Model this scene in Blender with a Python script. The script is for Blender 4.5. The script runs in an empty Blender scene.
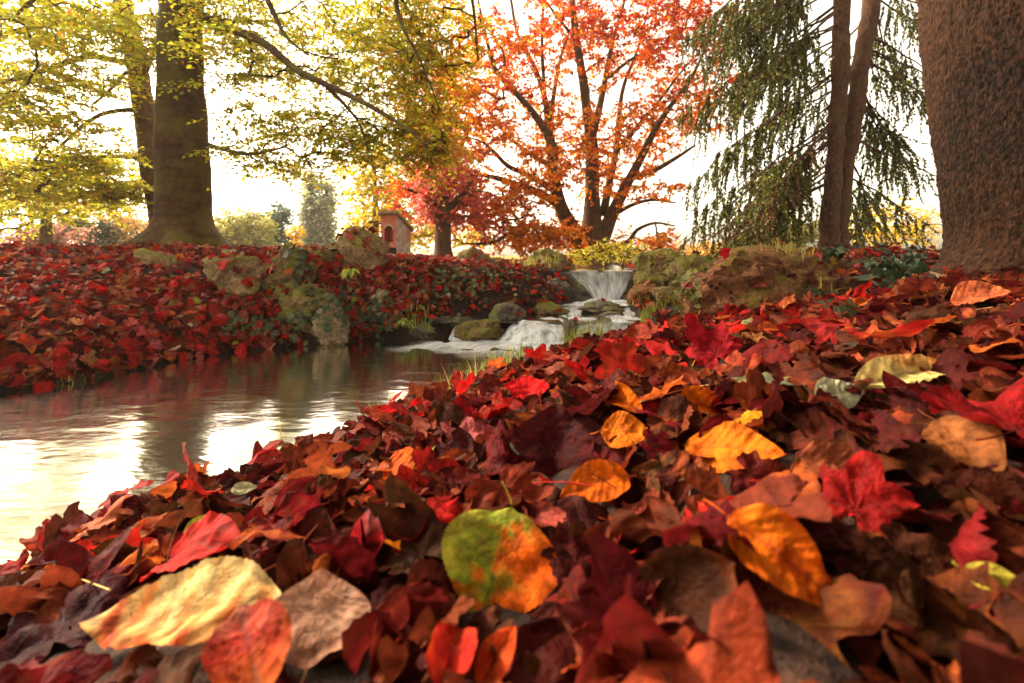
import bpy, math, random
import numpy as np
from mathutils import Vector
from mathutils.bvhtree import BVHTree

# ------------------------------------------------------------------ scene basics
S = bpy.context.scene
COL = S.collection
rng = np.random.default_rng(11)
random.seed(5)
F, CX, HY = 455.1, 512.0, 255.0          # focal length in pixels, centre column, horizon row


def P(px, py, d):
    return np.array([(px - CX) / F * d, d, (HY - py) / F * d])


def ray(px, py):
    v = np.array([(px - CX) / F, 1.0, (HY - py) / F])
    return v / np.linalg.norm(v)


def nrm(v):
    v = np.asarray(v, float)
    return v / (np.linalg.norm(v, axis=-1, keepdims=True) + 1e-12)


def sstep(a, b, x):
    t = np.clip((x - a) / (b - a), 0, 1)
    return t * t * (3 - 2 * t)


# ------------------------------------------------------------------ noise
def _h(ix, iy, iz, seed):
    h = (ix * 374761393 + iy * 668265263 + iz * 1440662683 + seed * 974711) & 0xffffffff
    h = ((h ^ (h >> 13)) * 1274126177) & 0xffffffff
    h = ((h ^ (h >> 16)) * 2246822519) & 0xffffffff
    h = h ^ (h >> 15)
    return h.astype(np.float64) / 2147483648.0 - 1.0


def vnoise(p, seed=0):
    p = np.asarray(p, float)
    i = np.floor(p).astype(np.int64)
    f = p - i
    u = f * f * f * (f * (f * 6 - 15) + 10)
    r = 0
    for dx in (0, 1):
        wx = u[:, 0] if dx else 1 - u[:, 0]
        for dy in (0, 1):
            wy = u[:, 1] if dy else 1 - u[:, 1]
            for dz in (0, 1):
                wz = u[:, 2] if dz else 1 - u[:, 2]
                r = r + wx * wy * wz * _h(i[:, 0] + dx, i[:, 1] + dy, i[:, 2] + dz, seed)
    return r


def fbm(p, oct=4, seed=0, gain=0.5):
    p = np.asarray(p, float)
    r, a = 0, 1.0
    for k in range(oct):
        r = r + a * vnoise(p * (2.03 ** k) + 17.3 * k, seed + k)
        a *= gain
    return r


def worley2(p, seed=0):
    """2-D cellular noise: returns F1, F2, cell hash"""
    i = np.floor(p).astype(np.int64)
    f1 = np.full(len(p), 9.0); f2 = f1.copy(); hh = np.zeros(len(p))
    z = np.zeros(len(p), np.int64)
    for dx in (-1, 0, 1):
        for dy in (-1, 0, 1):
            cx, cy = i[:, 0] + dx, i[:, 1] + dy
            qx = cx + 0.5 + 0.46 * _h(cx, cy, z, seed)
            qy = cy + 0.5 + 0.46 * _h(cx, cy, z + 1, seed)
            d = np.hypot(qx - p[:, 0], qy - p[:, 1])
            c = _h(cx, cy, z + 2, seed)
            m = d < f1
            f2 = np.where(m, f1, np.minimum(f2, d))
            hh = np.where(m, c, hh)
            f1 = np.where(m, d, f1)
    return f1, f2, hh


# ------------------------------------------------------------------ mesh helpers
def make_mesh(name, V, polys, mat, col=None, luv=None, smooth=True):
    """polys: list of (n,k) int arrays"""
    V = np.ascontiguousarray(V, np.float32)
    me = bpy.data.meshes.new(name)
    polys = [np.asarray(p, np.int32) for p in polys if len(p)]
    loops = np.concatenate([p.ravel() for p in polys])
    counts = np.concatenate([np.full(len(p), p.shape[1], np.int32) for p in polys])
    starts = np.concatenate([[0], np.cumsum(counts)[:-1]]).astype(np.int32)
    me.vertices.add(len(V)); me.vertices.foreach_set('co', V.ravel())
    me.loops.add(len(loops)); me.loops.foreach_set('vertex_index', loops)
    me.polygons.add(len(counts)); me.polygons.foreach_set('loop_start', starts)
    try:
        me.polygons.foreach_set('loop_total', counts)
    except Exception:
        pass
    me.polygons.foreach_set('use_smooth', np.full(len(counts), smooth, dtype=bool))
    if col is not None:
        a = me.attributes.new('col', 'FLOAT_COLOR', 'POINT')
        c = np.ones((len(V), 4), np.float32); c[:, :col.shape[1]] = col
        a.data.foreach_set('color', c.ravel())
    if luv is not None:
        a = me.attributes.new('luv', 'FLOAT_VECTOR', 'POINT')
        u = np.zeros((len(V), 3), np.float32); u[:, :luv.shape[1]] = luv
        a.data.foreach_set('vector', u.ravel())
    me.update(calc_edges=True)
    if mat is not None:
        me.materials.append(mat)
    return me


def link(name, me, parent=None):
    o = bpy.data.objects.new(name, me)
    COL.objects.link(o)
    if parent is not None:
        o.parent = parent
        o.matrix_parent_inverse = parent.matrix_basis.inverted() if parent.type == 'EMPTY' else parent.matrix_basis.inverted()
    return o


def tag(o, label=None, cat=None, group=None, kind=None):
    if label: o['label'] = label
    if cat: o['category'] = cat
    if group: o['group'] = group
    if kind: o['kind'] = kind
    return o


def empty(name, loc, label, cat, group=None):
    o = bpy.data.objects.new(name, None)
    o.empty_display_size = 0.1
    o.location = [float(c) for c in loc]
    COL.objects.link(o)
    return tag(o, label, cat, group)


def centre_obj(name, V, polys, mat, col=None, luv=None, smooth=True, parent=None, origin=None):
    """mesh object whose origin sits at the base of its geometry (top level things)"""
    V = np.asarray(V, float)
    if origin is None:
        origin = np.array([V[:, 0].mean(), V[:, 1].mean(), V[:, 2].min()])
    o = bpy.data.objects.new(name, make_mesh(name, V - origin, polys, mat, col, luv, smooth))
    COL.objects.link(o)
    o.location = [float(c) for c in origin]
    if parent is not None:
        o.parent = parent
        o.location = [float(c) for c in (origin - np.array(parent.location))]
    return o


class Acc:
    """collects geometry for ONE mesh"""
    def __init__(s):
        s.V, s.T, s.Q, s.C, s.U, s.n = [], [], [], [], [], 0

    def add(s, V, tris=None, quads=None, col=None, luv=None):
        V = np.asarray(V, float)
        if tris is not None and len(tris): s.T.append(np.asarray(tris, np.int64) + s.n)
        if quads is not None and len(quads): s.Q.append(np.asarray(quads, np.int64) + s.n)
        s.V.append(V); s.n += len(V)
        s.C.append(np.broadcast_to(np.ones(3) if col is None else col, (len(V), 3)))
        s.U.append(np.zeros((len(V), 3)) if luv is None else luv)

    def data(s):
        pol = []
        if s.T: pol.append(np.concatenate(s.T))
        if s.Q: pol.append(np.concatenate(s.Q))
        return np.concatenate(s.V), pol, np.concatenate(s.C), np.concatenate(s.U)

    def obj(s, name, mat, parent=None, smooth=True, origin=None):
        V, pol, C, U = s.data()
        return centre_obj(name, V, pol, mat, C, U, smooth, parent, origin)


def catmull(pts, step=0.15):
    pts = np.asarray(pts, float)
    if len(pts) < 3:
        n = max(2, int(np.linalg.norm(pts[-1] - pts[0]) / step) + 1)
        t = np.linspace(0, 1, n)[:, None]
        return pts[0] * (1 - t) + pts[-1] * t
    q = np.vstack([2 * pts[0] - pts[1], pts, 2 * pts[-1] - pts[-2]])
    out = []
    for i in range(len(pts) - 1):
        a, b, c, d = q[i:i + 4]
        n = max(2, int(np.linalg.norm((c - b)[:3]) / step) + 1)
        t = np.linspace(0, 1, n, endpoint=False)[:, None]
        out.append(0.5 * (2 * b + (c - a) * t + (2 * a - 5 * b + 4 * c - d) * t ** 2 + (3 * b - a - 3 * c + d) * t ** 3))
    out.append(pts[-1:])
    return np.concatenate(out)


def tube(pts, rad, seg=8, cap=True):
    pts = np.asarray(pts, float); n = len(pts)
    rad = np.broadcast_to(np.asarray(rad, float), (n,))
    t = nrm(np.gradient(pts, axis=0))
    up = np.array([0.31, 0.87, 0.05]) if abs(t[0][2]) > 0.7 else np.array([0.0, 0.1, 1.0])
    a = nrm(np.cross(t, up)); b = np.cross(t, a)
    ang = np.linspace(0, 2 * np.pi, seg, endpoint=False)
    V = pts[:, None, :] + rad[:, None, None] * (np.cos(ang)[None, :, None] * a[:, None, :] + np.sin(ang)[None, :, None] * b[:, None, :])
    V = V.reshape(-1, 3)
    i = np.arange(n - 1)[:, None] * seg; j = np.arange(seg)[None, :]; j2 = (j + 1) % seg
    Q = np.stack([i + j, i + j2, i + seg + j2, i + seg + j], -1).reshape(-1, 4)
    T = np.zeros((0, 3), int)
    if cap:
        V = np.vstack([V, pts[0], pts[-1]])
        c0, c1 = n * seg, n * seg + 1
        jj = np.arange(seg); k = (jj + 1) % seg
        T = np.vstack([np.stack([np.full(seg, c0), k, jj], -1),
                       np.stack([np.full(seg, c1), (n - 1) * seg + jj, (n - 1) * seg + k], -1)])
    return V, T, Q


# ------------------------------------------------------------------ node helpers
class NT:
    def __init__(s, name):
        s.m = bpy.data.materials.new(name); s.m.use_nodes = True
        s.t = s.m.node_tree; s.t.nodes.clear()
        s.out = s.n('ShaderNodeOutputMaterial')

    def n(s, typ, **kw):
        o = s.t.nodes.new(typ)
        for k, v in kw.items():
            if k.startswith('i_'):
                o.inputs[k[2:].replace('_', ' ')].default_value = v
            else:
                setattr(o, k, v)
        return o

    def l(s, a, b): s.t.links.new(a, b)

    def math(s, op, a, b=None, clamp=False):
        o = s.n('ShaderNodeMath', operation=op, use_clamp=clamp)
        for k, x in enumerate((a, b)):
            if x is None: continue
            if isinstance(x, (int, float)): o.inputs[k].default_value = x
            else: s.l(x, o.inputs[k])
        return o.outputs[0]

    def mix(s, fac, a, b, blend='MIX'):
        o = s.n('ShaderNodeMix', data_type='RGBA', blend_type=blend)
        for k, x in ((0, fac), (6, a), (7, b)):
            if isinstance(x, (int, float)): o.inputs[k].default_value = x
            elif isinstance(x, (tuple, list)): o.inputs[k].default_value = (*x[:3], 1)
            else: s.l(x, o.inputs[k])
        return o.outputs[2]

    def coord(s, scale=1.0, kind='Object', vec3=None):
        tc = s.n('ShaderNodeTexCoord'); mp = s.n('ShaderNodeMapping')
        s.l(tc.outputs[kind], mp.inputs[0])
        mp.inputs['Scale'].default_value = vec3 or (scale,) * 3
        return mp.outputs[0]

    def noise(s, vec, scale, detail=4, rough=0.55, dist=0.0):
        o = s.n('ShaderNodeTexNoise'); s.l(vec, o.inputs['Vector'])
        o.inputs['Scale'].default_value = scale; o.inputs['Detail'].default_value = detail
        o.inputs['Roughness'].default_value = rough; o.inputs['Distortion'].default_value = dist
        return o.outputs['Fac']

    def ramp(s, fac, stops):
        o = s.n('ShaderNodeValToRGB'); s.l(fac, o.inputs[0]); e = o.color_ramp.elements
        while len(e) < len(stops): e.new(0.5)
        for k, (p, c) in enumerate(stops):
            e[k].position = p
            e[k].color = (*c[:3], 1) if isinstance(c, (tuple, list)) else (c, c, c, 1)
        return o.outputs[0]

    def attr(s, name):
        return s.n('ShaderNodeAttribute', attribute_name=name)

    def bump(s, h, strength=0.5, dist=0.02):
        b = s.n('ShaderNodeBump'); s.l(h, b.inputs['Height'])
        b.inputs['Strength'].default_value = strength; b.inputs['Distance'].default_value = dist
        return b.outputs[0]

    def bsdf(s, color, rough=0.8, normal=None, spec=0.3, **kw):
        b = s.n('ShaderNodeBsdfPrincipled')
        if isinstance(color, (tuple, list)): b.inputs['Base Color'].default_value = (*color[:3], 1)
        else: s.l(color, b.inputs['Base Color'])
        if isinstance(rough, (int, float)): b.inputs['Roughness'].default_value = rough
        else: s.l(rough, b.inputs['Roughness'])
        b.inputs['Specular IOR Level'].default_value = spec
        if normal is not None: s.l(normal, b.inputs['Normal'])
        return b

    def done(s, shader):
        s.l(shader, s.out.inputs['Surface']); return s.m


# ------------------------------------------------------------------ materials
def mat_leaf(name, trans=0.3, rough=0.5, veins=True, spec=0.35):
    m = NT(name)
    c = m.attr('col').outputs['Color']
    if veins:
        luv = m.attr('luv').outputs['Vector']
        sp = m.n('ShaderNodeSeparateXYZ'); m.l(luv, sp.inputs[0])
        ay = m.math('ABSOLUTE', sp.outputs[1])
        mid = m.math('LESS_THAN', ay, 0.017)
        ph = m.math('SUBTRACT', m.math('MULTIPLY', sp.outputs[0], 9.0), m.math('MULTIPLY', ay, 7.0))
        side = m.math('GREATER_THAN', m.math('SINE', m.math('MULTIPLY', ph, 6.283)), 0.95)
        vein = m.math('MAXIMUM', mid, m.math('MULTIPLY', side, 0.55))
        co = m.coord(1.0)
        n1 = m.noise(co, 60, 5, 0.6); n2 = m.noise(co, 260, 3, 0.6)
        v1 = m.ramp(n1, [(0.3, 0.42), (0.68, 1.32)])
        c = m.mix(1.0, c, v1, 'MULTIPLY')
        dark = m.math('GREATER_THAN', m.noise(co, 140, 2, 0.5), 0.71)
        c = m.mix(m.math('MULTIPLY', dark, 0.6), c, (0.05, 0.018, 0.012))
        c2 = m.mix(0.45, c, (0.07, 0.02, 0.015))
        c = m.mix(m.math('MULTIPLY', vein, 0.65), c, c2)
        hh = m.math('ADD', m.math('MULTIPLY', n2, 0.35), m.math('SUBTRACT', m.math('MULTIPLY', n1, 0.7), m.math('MULTIPLY', vein, 0.35)))
        nor = m.bump(hh, 0.9, 0.006)
        rr = m.ramp(n1, [(0.3, rough - 0.13), (0.7, rough + 0.15)])
        b = m.bsdf(c, rr, nor, spec)
    else:
        co = m.coord(1.0)
        v1 = m.ramp(m.noise(co, 3.0, 3), [(0.3, 0.75), (0.7, 1.2)])
        c = m.mix(1.0, c, v1, 'MULTIPLY')
        b = m.bsdf(c, rough, None, spec)
    t = m.n('ShaderNodeBsdfTranslucent'); m.l(c, t.inputs[0])
    x = m.n('ShaderNodeMixShader'); x.inputs[0].default_value = trans
    m.l(b.outputs[0], x.inputs[1]); m.l(t.outputs[0], x.inputs[2])
    return m.done(x.outputs[0])


def mat_bark(name, dark, light, moss=None, moss_amt=0.5, scale=(9, 9, 2.2), ring=0.0, bump=0.8, use_col=False):
    m = NT(name)
    co = m.coord(vec3=scale); c1 = m.coord(1.0)
    n = m.noise(co, 2.2, 8, 0.65, 0.4)
    c = m.ramp(n, [(0.28, dark), (0.72, light)])
    if use_col:
        c = m.mix(1.0, c, m.attr('col').outputs['Color'], 'MULTIPLY')
    h = n
    if ring:
        w = m.noise(m.coord(vec3=(1.2, 1.2, 16)), 1.6, 5, 0.6)
        c = m.mix(m.ramp(w, [(0.46, 0.0), (0.62, ring)]), c, dark)
        h = m.math('ADD', h, m.math('MULTIPLY', w, 0.7))
        sp = m.noise(c1, 14, 6, 0.7)
        c = m.mix(m.ramp(sp, [(0.55, 0.0), (0.68, 0.6)]), c, tuple(0.45 * x for x in dark))
    if moss:
        mn = m.noise(c1, 1.9, 6, 0.62)
        c = m.mix(m.ramp(mn, [(0.62 - 0.3 * moss_amt, 0.0), (0.72 - 0.2 * moss_amt, 0.75)]), c, moss)
    b = m.bsdf(c, 0.85, m.bump(h, bump, 0.03), 0.2)
    return m.done(b.outputs[0])


def mat_rock(name, base, light, dark, moss, moss_amt=0.5, wet=0.0, pit=1.0):
    m = NT(name)
    co = m.coord(1.0)
    n = m.noise(co, 7, 8, 0.62, 0.3)
    c = m.ramp(n, [(0.25, dark), (0.48, base), (0.74, light)])
    fine = m.noise(co, 45, 5, 0.7)
    c = m.mix(1.0, c, m.ramp(fine, [(0.32, 0.3), (0.68, 1.55)]), 'MULTIPLY')
    vo = m.n('ShaderNodeTexVoronoi'); m.l(co, vo.inputs['Vector']); vo.inputs['Scale'].default_value = 26
    pits = m.ramp(vo.outputs['Distance'], [(0.08, 1.0), (0.35, 0.0)])
    pm = m.math('MULTIPLY', pits, m.ramp(m.noise(co, 5, 3), [(0.45, 0.0), (0.6, pit)]))
    c = m.mix(pm, c, tuple(0.35 * x for x in dark))
    geo = m.n('ShaderNodeNewGeometry'); sp = m.n('ShaderNodeSeparateXYZ'); m.l(geo.outputs['Normal'], sp.inputs[0])
    mn = m.noise(co, 6.5, 7, 0.68)
    mf = m.math('ADD', m.math('MULTIPLY', sp.outputs[2], 0.14), mn)
    mc = m.mix(m.noise(co, 60, 4), tuple(0.35 * x for x in moss), tuple(1.5 * x for x in moss))
    c = m.mix(m.ramp(mf, [(0.66 - 0.25 * moss_amt, 0.0), (0.74 - 0.2 * moss_amt, 0.9)]), c, mc)
    h = m.math('SUBTRACT', m.math('ADD', m.math('MULTIPLY', n, 1.0), m.math('MULTIPLY', fine, 0.35)), m.math('MULTIPLY', pm, 0.5))
    b = m.bsdf(c, 0.9 - 0.6 * wet, m.bump(h, 1.0, 0.06), 0.2 + 0.4 * wet)
    return m.done(b.outputs[0])


def mat_flat(name, a, b_, scale=8, rough=0.85, bump=0.4):
    m = NT(name); co = m.coord(1.0)
    n = m.noise(co, scale, 7, 0.65)
    c = m.ramp(n, [(0.3, a), (0.7, b_)])
    return m.done(m.bsdf(c, rough, m.bump(n, bump, 0.02), 0.2).outputs[0])


def mat_ground():
    m = NT('soil_and_moss'); co = m.coord(1.0)
    n = m.noise(co, 5, 9, 0.68); f = m.noise(co, 40, 5, 0.7)
    c = m.ramp(n, [(0.3, (0.008, 0.004, 0.003)), (0.52, (0.026, 0.010, 0.006)), (0.72, (0.07, 0.028, 0.014))])
    c = m.mix(1.0, c, m.ramp(f, [(0.3, 0.4), (0.7, 1.5)]), 'MULTIPLY')
    mo = m.noise(co, 2.6, 6, 0.65)
    c = m.mix(m.ramp(mo, [(0.58, 0.0), (0.68, 0.8)]), c, m.mix(f, (0.012, 0.014, 0.003), (0.13, 0.115, 0.018)))
    # lawn far beyond the banks
    geo = m.n('ShaderNodeNewGeometry'); sp = m.n('ShaderNodeSeparateXYZ'); m.l(geo.outputs['Position'], sp.inputs[0])
    far = m.math('DIVIDE', m.math('SUBTRACT', sp.outputs[1], 10.0), 3.0, clamp=True)
    c = m.mix(far, c, m.mix(n, (0.10, 0.08, 0.015), (0.36, 0.26, 0.05)))
    h = m.math('ADD', n, m.math('MULTIPLY', f, 0.4))
    return m.done(m.bsdf(c, 0.9, m.bump(h, 1.0, 0.03), 0.25).outputs[0])


def mat_water():
    m = NT('stream_water')
    co = m.coord(vec3=(2.2, 5.0, 1.0))
    r1 = m.noise(co, 1.7, 3, 0.5, 0.25)
    r2 = m.noise(m.coord(vec3=(7, 24, 1)), 1.5, 3, 0.6, 0.5)
    h = m.math('ADD', r1, m.math('MULTIPLY', r2, 0.12))
    nor = m.bump(h, 0.085, 0.06)
    bed = m.noise(m.coord(1.0), 7, 7, 0.7)
    c = m.ramp(bed, [(0.3, (0.010, 0.0035, 0.001)), (0.6, (0.045, 0.016, 0.003)), (0.75, (0.12, 0.045, 0.008))])
    d = m.bsdf(c, 0.6, None, 0.0)
    g = m.n('ShaderNodeBsdfGlossy'); g.inputs['Roughness'].default_value = 0.11
    g.inputs['Color'].default_value = (.97, .97, .93, 1); m.l(nor, g.inputs['Normal'])
    fr = m.n('ShaderNodeFresnel'); fr.inputs['IOR'].default_value = 2.1; m.l(nor, fr.inputs['Normal'])
    fac = m.math('ADD', m.math('MULTIPLY', fr.outputs[0], 1.9), 0.36, clamp=True)
    x = m.n('ShaderNodeMixShader'); m.l(fac, x.inputs[0]); m.l(d.outputs[0], x.inputs[1]); m.l(g.outputs[0], x.inputs[2])
    return m.done(x.outputs[0])


def mat_silk(name, lo=0.25, hi=0.95):
    """long-exposure falling water: streaks (luv.x across the fall, luv.y down it, luv.z fade)"""
    m = NT(name)
    luv = m.attr('luv').outputs['Vector']
    mp = m.n('ShaderNodeMapping'); m.l(luv, mp.inputs[0]); mp.inputs['Scale'].default_value = (1, 0.10, 0)
    n = m.noise(mp.outputs[0], 15, 3, 0.5, 0.5)
    n2 = m.noise(mp.outputs[0], 7, 3, 0.6, 0.4)
    sp = m.n('ShaderNodeSeparateXYZ'); m.l(luv, sp.inputs[0])
    a = m.math('ADD', m.math('MULTIPLY', n, 0.5), m.math('MULTIPLY', n2, 0.7))
    a = m.ramp(a, [(0.42, lo), (0.76, hi)])
    a = m.math('MULTIPLY', a, sp.outputs[2], clamp=True)
    d = m.bsdf((0.80, 0.83, 0.86), 0.4, m.bump(n, 0.3, 0.02), 0.4)
    t = m.n('ShaderNodeBsdfTranslucent'); t.inputs[0].default_value = (0.75, 0.8, 0.85, 1)
    b = m.n('ShaderNodeMixShader'); b.inputs[0].default_value = 0.35
    m.l(d.outputs[0], b.inputs[1]); m.l(t.outputs[0], b.inputs[2])
    tr = m.n('ShaderNodeBsdfTransparent')
    x = m.n('ShaderNodeMixShader'); m.l(a, x.inputs[0]); m.l(tr.outputs[0], x.inputs[1]); m.l(b.outputs[0], x.inputs[2])
    return m.done(x.outputs[0])


M = {}
M['leaf'] = mat_leaf('fallen_leaf', 0.36, 0.52, True, 0.055)
M['foliage'] = mat_leaf('tree_foliage', 0.66, 0.5, False, 0.25)
M['needles'] = mat_leaf('spruce_needles', 0.25, 0.6, False, 0.15)
M['ivy'] = mat_leaf('ivy_leaf', 0.2, 0.42, True, 0.4)
M['grass'] = mat_leaf('grass_blade', 0.4, 0.5, False, 0.3)
M['beech'] = mat_bark('beech_bark', (0.026, 0.011, 0.004), (0.13, 0.062, 0.022), (0.12, 0.10, 0.013), 0.55, (5, 5, 4), 0.6, 1.0)
M['beech_pale'] = mat_bark('pale_beech_bark', (0.08, 0.045, 0.028), (0.26, 0.165, 0.10), (0.12, 0.09, 0.02), 0.2, (2.5, 2.5, 2.5), 0.5, 0.5)
M['maple'] = mat_bark('maple_bark', (0.028, 0.012, 0.006), (0.13, 0.066, 0.030), (0.16, 0.10, 0.02), 0.25)
M['spruce'] = mat_bark('spruce_bark', (0.025, 0.010, 0.006), (0.16, 0.072, 0.038), (0.09, 0.07, 0.02), 0.3, (14, 14, 7), 0, 1.0)
M['bark'] = mat_bark('scaly_bark', (0.012, 0.005, 0.003), (0.085, 0.034, 0.015), None, 0, (30, 30, 14), 0, 0.9, True)
M['twig'] = mat_flat('twig_wood', (0.05, 0.022, 0.013), (0.16, 0.075, 0.045), 30)
M['ground'] = mat_ground()
M['water'] = mat_water()
M['fall'] = mat_silk('falling_water', 0.30, 0.97)
M['foam'] = mat_silk('churned_water', 0.25, 0.9)
M['rock_tan'] = mat_rock('pitted_tan_stone', (0.27, 0.165, 0.08), (0.45, 0.31, 0.17), (0.08, 0.045, 0.022), (0.19, 0.16, 0.02), 0.45)
M['rock_moss'] = mat_rock('mossy_stone', (0.21, 0.13, 0.06), (0.38, 0.26, 0.13), (0.06, 0.034, 0.016), (0.15, 0.14, 0.018), 0.72)
M['rock_red'] = mat_rock('rusty_stone', (0.20, 0.078, 0.034), (0.32, 0.145, 0.07), (0.07, 0.024, 0.012), (0.15, 0.11, 0.016), 0.22)
M['rock_wet'] = mat_rock('wet_dark_stone', (0.065, 0.042, 0.027), (0.18, 0.115, 0.07), (0.018, 0.011, 0.008), (0.16, 0.16, 0.016), 0.45, 0.75, 0.6)
M['rock_pale'] = mat_rock('pale_stone', (0.27, 0.19, 0.11), (0.42, 0.33, 0.21), (0.08, 0.05, 0.03), (0.10, 0.10, 0.015), 0.3)
M['plaster_red'] = mat_flat('red_plaster', (0.36, 0.085, 0.055), (0.52, 0.19, 0.14), 14)
M['plaster_grey'] = mat_flat('weathered_grey_plaster', (0.20, 0.13, 0.09), (0.52, 0.44, 0.36), 9)
M['slate'] = mat_flat('mossy_slate', (0.14, 0.11, 0.05), (0.34, 0.28, 0.16), 12)
M['niche'] = mat_flat('niche_plaster', (0.30, 0.035, 0.03), (0.45, 0.07, 0.05), 10)
# ------------------------------------------------------------------ land form
LEFT = np.array([(-3.3, -4), (-3.2, 0), (-3.1, 1.5), (-2.80, 2.49), (-2.55, 2.69), (-2.40, 3.19), (-2.18, 3.52), (-1.75, 3.75),
                 (-1.19, 4.05), (-0.75, 4.15), (-0.45, 4.35), (0.10, 4.6), (0.50, 4.85), (0.66, 5.3), (0.72, 5.55), (0.95, 7), (1.2, 9.5), (1.0, 14)])
RIGHT = np.array([(-4.1, -4), (-1.65, 0), (-1.06, 1.10), (-0.83, 1.45), (-0.55, 1.95), (-0.18, 2.44), (0.32, 3.2), (0.78, 3.6), (1.12, 3.85),
                  (1.32, 4.1), (1.25, 4.8), (1.42, 5.3), (1.47, 5.55), (1.75, 7), (2.1, 9.5), (2.1, 14)])
POLY = np.vstack([LEFT, RIGHT[::-1]])


def stream_dist(x, y):
    """signed distance to the water's edge, negative over water"""
    p = np.stack([x, y], -1)
    best = np.full(len(p), 1e9); inside = np.zeros(len(p), bool)
    for a, b in zip(POLY, np.roll(POLY, -1, axis=0)):
        e = b - a; w = p - a
        t = np.clip((w @ e) / (e @ e), 0, 1)
        best = np.minimum(best, np.hypot(*(w - t[:, None] * e).T))
        c = ((a[1] <= p[:, 1]) != (b[1] <= p[:, 1]))
        xi = a[0] + (p[:, 1] - a[1]) / (b[1] - a[1] + 1e-12) * e[0]
        inside ^= c & (p[:, 0] < xi)
    return np.where(inside, -best, best)


def water_level(y):
    return np.interp(y, [4.02, 4.12, 4.76, 4.88, 5.44, 5.50], [-0.75, -0.60, -0.60, -0.53, -0.53, -0.205])


def ground_z(x, y):
    x = np.atleast_1d(np.asarray(x, float)); y = np.atleast_1d(np.asarray(y, float))
    d = stream_dist(x, y)
    wl = water_level(y)
    xc = 0.5 * (np.interp(y, LEFT[:, 1], LEFT[:, 0]) + np.interp(y, RIGHT[:, 1], RIGHT[:, 0]))
    left = x < xc
    far = sstep(7.0, 12.0, y)
    # left bank
    TL = np.interp(x, [-9, -5, -3, -1.8, -0.8, 0.3], [0.06, 0.05, 0.02, -0.05, -0.13, -0.15])
    TL = TL * (1 - far) + (-0.17) * far
    w = np.interp(x, [-4, -2.6, -1.8, -1], [2.3, 1.9, 0.9, 0.65])
    e = 0.12 * sstep(-1.6, -2.3, x)
    zl = wl + 0.02 + e * sstep(0.0, 0.22, d) + (TL - wl - 0.02 - e) * np.sin(np.clip(d / w, 0, 1) * np.pi / 2) ** 0.9
    # right bank
    TR = 0.0 * x - 0.02
    TR = TR * (1 - far) + (-0.17) * far
    zr = wl + 0.02 + (TR - wl) * (1 - np.exp(-np.maximum(d, 0) / 1.5))
    zr = zr + 0.20 * np.exp(-(((x - 2.9) / 0.9) ** 2 + ((y - 3.9) / 0.8) ** 2)) + 0.08 * np.exp(-(((x - 4.6) / 1.2) ** 2 + ((y - 6.3) / 1.2) ** 2))
    zr = zr + 0.05 * np.exp(-(((x - 2.3) / 0.5) ** 2 + ((y - 2.3) / 0.5) ** 2))
    z = np.where(left, zl, zr)
    for hx, hy, hr, hd in ((0.09, 0.35, 0.07, 0.06), (0.30, 0.30, 0.07, 0.05), (0.24, 0.50, 0.05, 0.04)):      # hollows in the leaf bed
        z = z - hd * np.exp(-((x - hx) ** 2 + (y - hy) ** 2) / hr ** 2)
    bed = wl - 0.16 * sstep(0.0, -0.25, d) - 0.02
    z = np.where(d < 0, bed, z)
    amp = np.clip(d, 0, 1)
    q = np.stack([x, y, 0 * x], -1)
    z = z + amp * 0.035 * fbm(q * 1.6, 3, 3) + np.clip(d * 5, 0, 1) * 0.022 * fbm(q * 7, 3, 9) + np.clip(d * 8, 0, 1) * np.where(left, 0.018, 0.0) * fbm(q * 16, 2, 19)
    return z


def axis_coords(segs):
    out = [np.arange(a, b, s) for a, b, s in segs]
    return np.concatenate(out + [[segs[-1][1]]])


gx = axis_coords([(-60, -30, 6), (-30, -9, 1.2), (-9, -5, 0.12), (-5, 4.2, 0.045), (4.2, 9, 0.15), (9, 30, 1.5), (30, 60, 6)])
gy = axis_coords([(-4, -0.6, 0.3), (-0.6, 7, 0.045), (7, 14, 0.2), (14, 40, 2), (40, 120, 10)])
GX, GY = np.meshgrid(gx, gy)
gv = np.stack([GX.ravel(), GY.ravel(), ground_z(GX.ravel(), GY.ravel())], -1)
nx, ny = len(gx), len(gy)
ii = (np.arange(ny - 1)[:, None] * nx + np.arange(nx - 1)[None, :]).ravel()
gq = np.stack([ii, ii + 1, ii + nx + 1, ii + nx], -1)
ground = link('ground', make_mesh('ground', gv, [gq], M['ground']))
tag(ground, kind='structure')

# ------------------------------------------------------------------ water
def sheet(name, x0, x1, y0, y1, z, mat, n=40):
    xs, ys = np.linspace(x0, x1, n), np.linspace(y0, y1, n)
    X, Y = np.meshgrid(xs, ys)
    V = np.stack([X.ravel(), Y.ravel(), np.full(X.size, z)], -1)
    i = (np.arange(n - 1)[:, None] * n + np.arange(n - 1)[None, :]).ravel()
    o = link(name, make_mesh(name, V, [np.stack([i, i + 1, i + n + 1, i + n], -1)], mat))
    return tag(o, kind='structure')


sheet('pool_water', -4.6, 1.3, -4, 4.06, -0.75, M['water'])
sheet('stream_water', 0.35, 2.2, 5.52, 13.8, -0.196, M['water'])


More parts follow.
